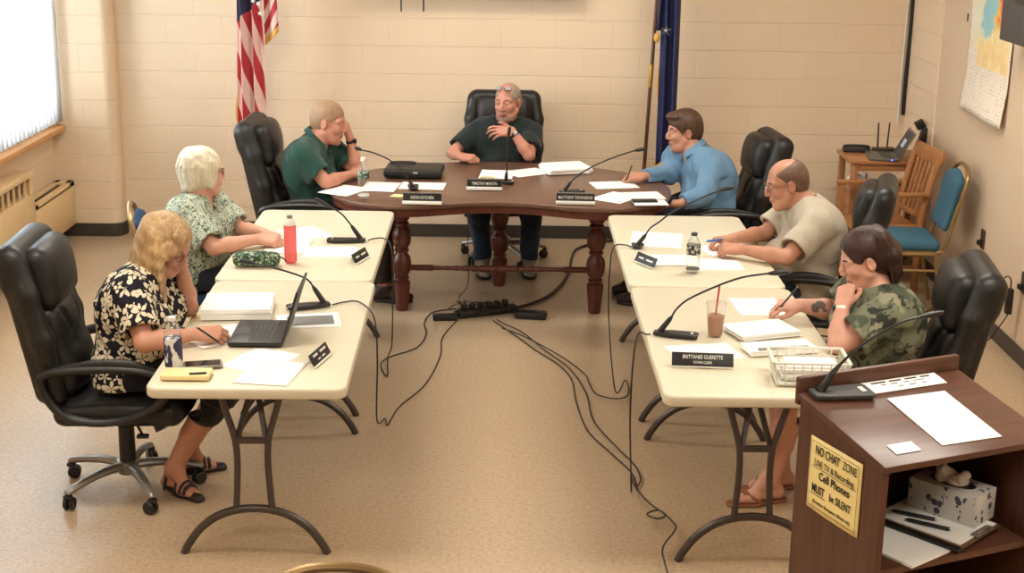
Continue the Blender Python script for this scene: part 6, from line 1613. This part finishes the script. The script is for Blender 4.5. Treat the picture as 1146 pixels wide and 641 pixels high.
def me_main(u, v):
    z0_ = .62+.13*u; z = z0_+v*(2.5-z0_); x = _fx0+(_fx1-_fx0)*u; return Vector((x+.004*math.sin(u*14), .025*math.sin(u*12+1+v)-.035, z))
drape('cloth', m_navyf, fl, me_main, 50, 30)
def me_left(u, v):
    z = 1.60+v*.87; x = _fx0-.032+.045*(z-1.6)+.05*u; return Vector((x, -.03-.02*math.sin(u*7), z))
drape('cloth_fold', m_navyf, fl, me_left, 16, 16)
mb = MB(); mb.grid(lambda u, v: me_main(u, 0)+Vector((-.012+.012*u, -.012, .012-.06*v)), 20, 3); ob = mb.build('fringe', m_goldf, fl); thicken(ob, .004)
mb = MB(); mb.grid(lambda u, v: me_main(0, .25+u*.15)+Vector((-.003-.016*v*math.sin(PI*u), -.006, 0)), 20, 3); ob = mb.build('fringe', m_goldf, fl); thicken(ob, .004)
g_ = gy(735, 42, FY2-.05); s = SDF(); s.ell((g_.x-FX2, g_.y-FY2, g_.z), (.022, .02, .035)); s.build('tassel', m_goldf, fl, .005)
g_ = gy(745.5, 34, FY2-.085); c_ = (g_.x-FX2, g_.y-FY2, g_.z)
ob = star(c_, .045, .1).build('emblem', mat('emblem_grey', (62, 68, 76), .6), fl); star((c_[0]-.004, c_[1]-.004, c_[2]), .012).build('emblem_star', m_star, ob)
# ------------------------------------------------------------------ leads on the floor
m_lead = mat('black_lead', (38, 34, 31), .5)
hub = gz(545, 352, 0); o = thing('power_strip', 'black power strip full of plugs on the floor under the dark table', 'power strip', (hub.x, hub.y, 0), .42)
mb = MB(); mb.box((0, 0, .024), (.40, .075, .044), bev=.008); mb.build('strip_body', m_black, o)
for i in range(6): mb = MB(); mb.box((-.15+i*.055, .01, .064), (.035, .04, .036), bev=.006); mb.build('plug', m_black, o)
p = gz(594, 356, 0); mb = MB(); mb.box((0, 0, .024), (.20, .085, .046), bev=.016); ob = mb.build('power_adapter', m_black); ob.location = p; ob.rotation_euler.z = -.12; prop(ob, 'black power brick right of the power strip on the floor', 'adapter')
p = gz(498, 358, 0); mb = MB(); mb.box((0, 0, .02), (.15, .06, .038), bev=.01); ob = mb.build('power_adapter', m_black); ob.location = p; ob.rotation_euler.z = .1; prop(ob, 'small black adapter left of the power strip on the floor', 'adapter')
def lead(label, pts, r=.0038, name='cable', fl=.005):
    mb_ = MB(); P_ = [q if isinstance(q, Vector) else gz(q[0], q[1], fl if len(q) < 3 else q[2]) for q in pts]
    mb_.tube(P_, r, 7, smooth=7); ob = mb_.build(name, m_lead); return prop(ob, label, 'cable')
def down(x, Y, zt=TH): return [Vector((x, Y, zt+.004)), Vector((x+.0, Y, zt-.06))]
a = gz(404, 270, TH)
lead('microphone cable dropping from the far left table to the floor', [(412, 269, TH+.010), (418, 267, TH+.012), (430, 267, TH+.02), Vector((-.655, a.y-.05, TH-.02)), Vector((-.645, a.y-.10, .55)), Vector((-.64, a.y-.22, .25)), (434, 400, .03), (433.5, 421), (426, 408), (437, 399), (466, 389), (477, 374), (475, 361), (483, 350), (500, 346.5), (510, 345.5)])
lead('microphone cable dropping from the near left table in a long loop', [(372, 341, TH+.008), (385, 338, TH+.008), (402, 338, TH+.012), Vector((-.615, 6.08, TH+.0)), Vector((-.60, 6.05, .55)), Vector((-.61, 6.1, .25)), (431, 468, .02), (434, 475), (447, 455), (476, 430), (493, 398), (495, 378), (512, 358, .03)])
b_ = gz(711, 277, TH)
lead('microphone cable dropping from the far right table into a floor loop', [(706, 276, TH+.012), (699, 274, TH+.014), Vector((.525, b_.y-.03, TH+.012)), Vector((.505, b_.y-.06, TH-.08)), Vector((.50, b_.y-.15, .4)), Vector((.52, 6.9, .12)), (700, 425), (703, 441), (690, 446), (668, 441), (659, 428), (655, 419), (630, 400), (590, 378), (562, 367, .03)], fl=.024)
c_ = gz(738, 374, TH)
lead('microphone cable dropping from the near right table to the floor', [(728, 374, TH+.012), (723, 374, TH+.013), Vector((.535, c_.y-.02, TH+.008)), Vector((.515, c_.y-.05, TH-.08)), Vector((.505, c_.y-.1, .4)), Vector((.51, 5.66, .12)), (706, 532, .02), (709, 541), (714, 549)], fl=.034)
lead('cable running down the aisle from the power strip, the left of two strands', [(552, 358.5), (560, 364), (575, 374), (600, 392), (625, 408), (640, 425), (645, 450), (658, 482), (685, 508), (706, 528), (713, 545)])
lead('cable running down the aisle from the power strip, the right of two strands', [(556, 357.5, .0145), (564, 362), (585, 372), (610, 392), (638, 413), (656, 440), (664, 470), (690, 500), (710, 520), (717, 536), (712, 545)], fl=.0145)
lead('cable trailing from the knot in the aisle to the bottom of the picture', [(712, 547), (727, 563), (744, 576), (735, 580), (724, 575), (738, 571), (752, 583), (756, 592), (742, 612), (744, 630), (752, 655)], fl=.044)
lead('thick black cable from the power strip towards the right back wall', [(577, 344, .014), (590, 341, .012), (612, 332, .012), (628, 318, .012), (637, 302, .012), (640, 288, .012), (645, 279, .012), (662, 273, .012), (690, 268.5, .012), (730, 267, .012)], .0095, fl=.012)
lead('thin cable hanging under the dark table down to the power strip', [Vector((-.285, 8.62, .678)), Vector((-.29, 8.62, .5)), Vector((-.285, 8.62, .2)), (514, 332, .012), (516, 338, .02)], .003)
rn = random.Random(12)
for k in range(3):
    pts = []
    for i in range(12):
        px_ = 508+ (60*(i/11)) + rn.uniform(-8, 8); pts.append((px_, 348-k*5+rn.uniform(-4, 4), .02+.07*abs(math.sin(i*1.4+k))*(1 if i % 2 else .35)))
    mb_ = MB(); iv_ = Matrix.Rotation(-.42, 3, 'Z'); mb_.tube([iv_ @ (gz(*q)-Vector((hub.x, hub.y, 0))) for q in pts], .0034, 7, smooth=7); mb_.build('plug_lead', m_lead, o)
lead('black cord along the floor below the map wall', [Vector((2.80, 9.0, .006)), Vector((2.6, 8.75, .006)), Vector((2.3, 8.3, .006)), Vector((2.0, 8.2, .006)), Vector((1.8, 8.25, .006))], .004)
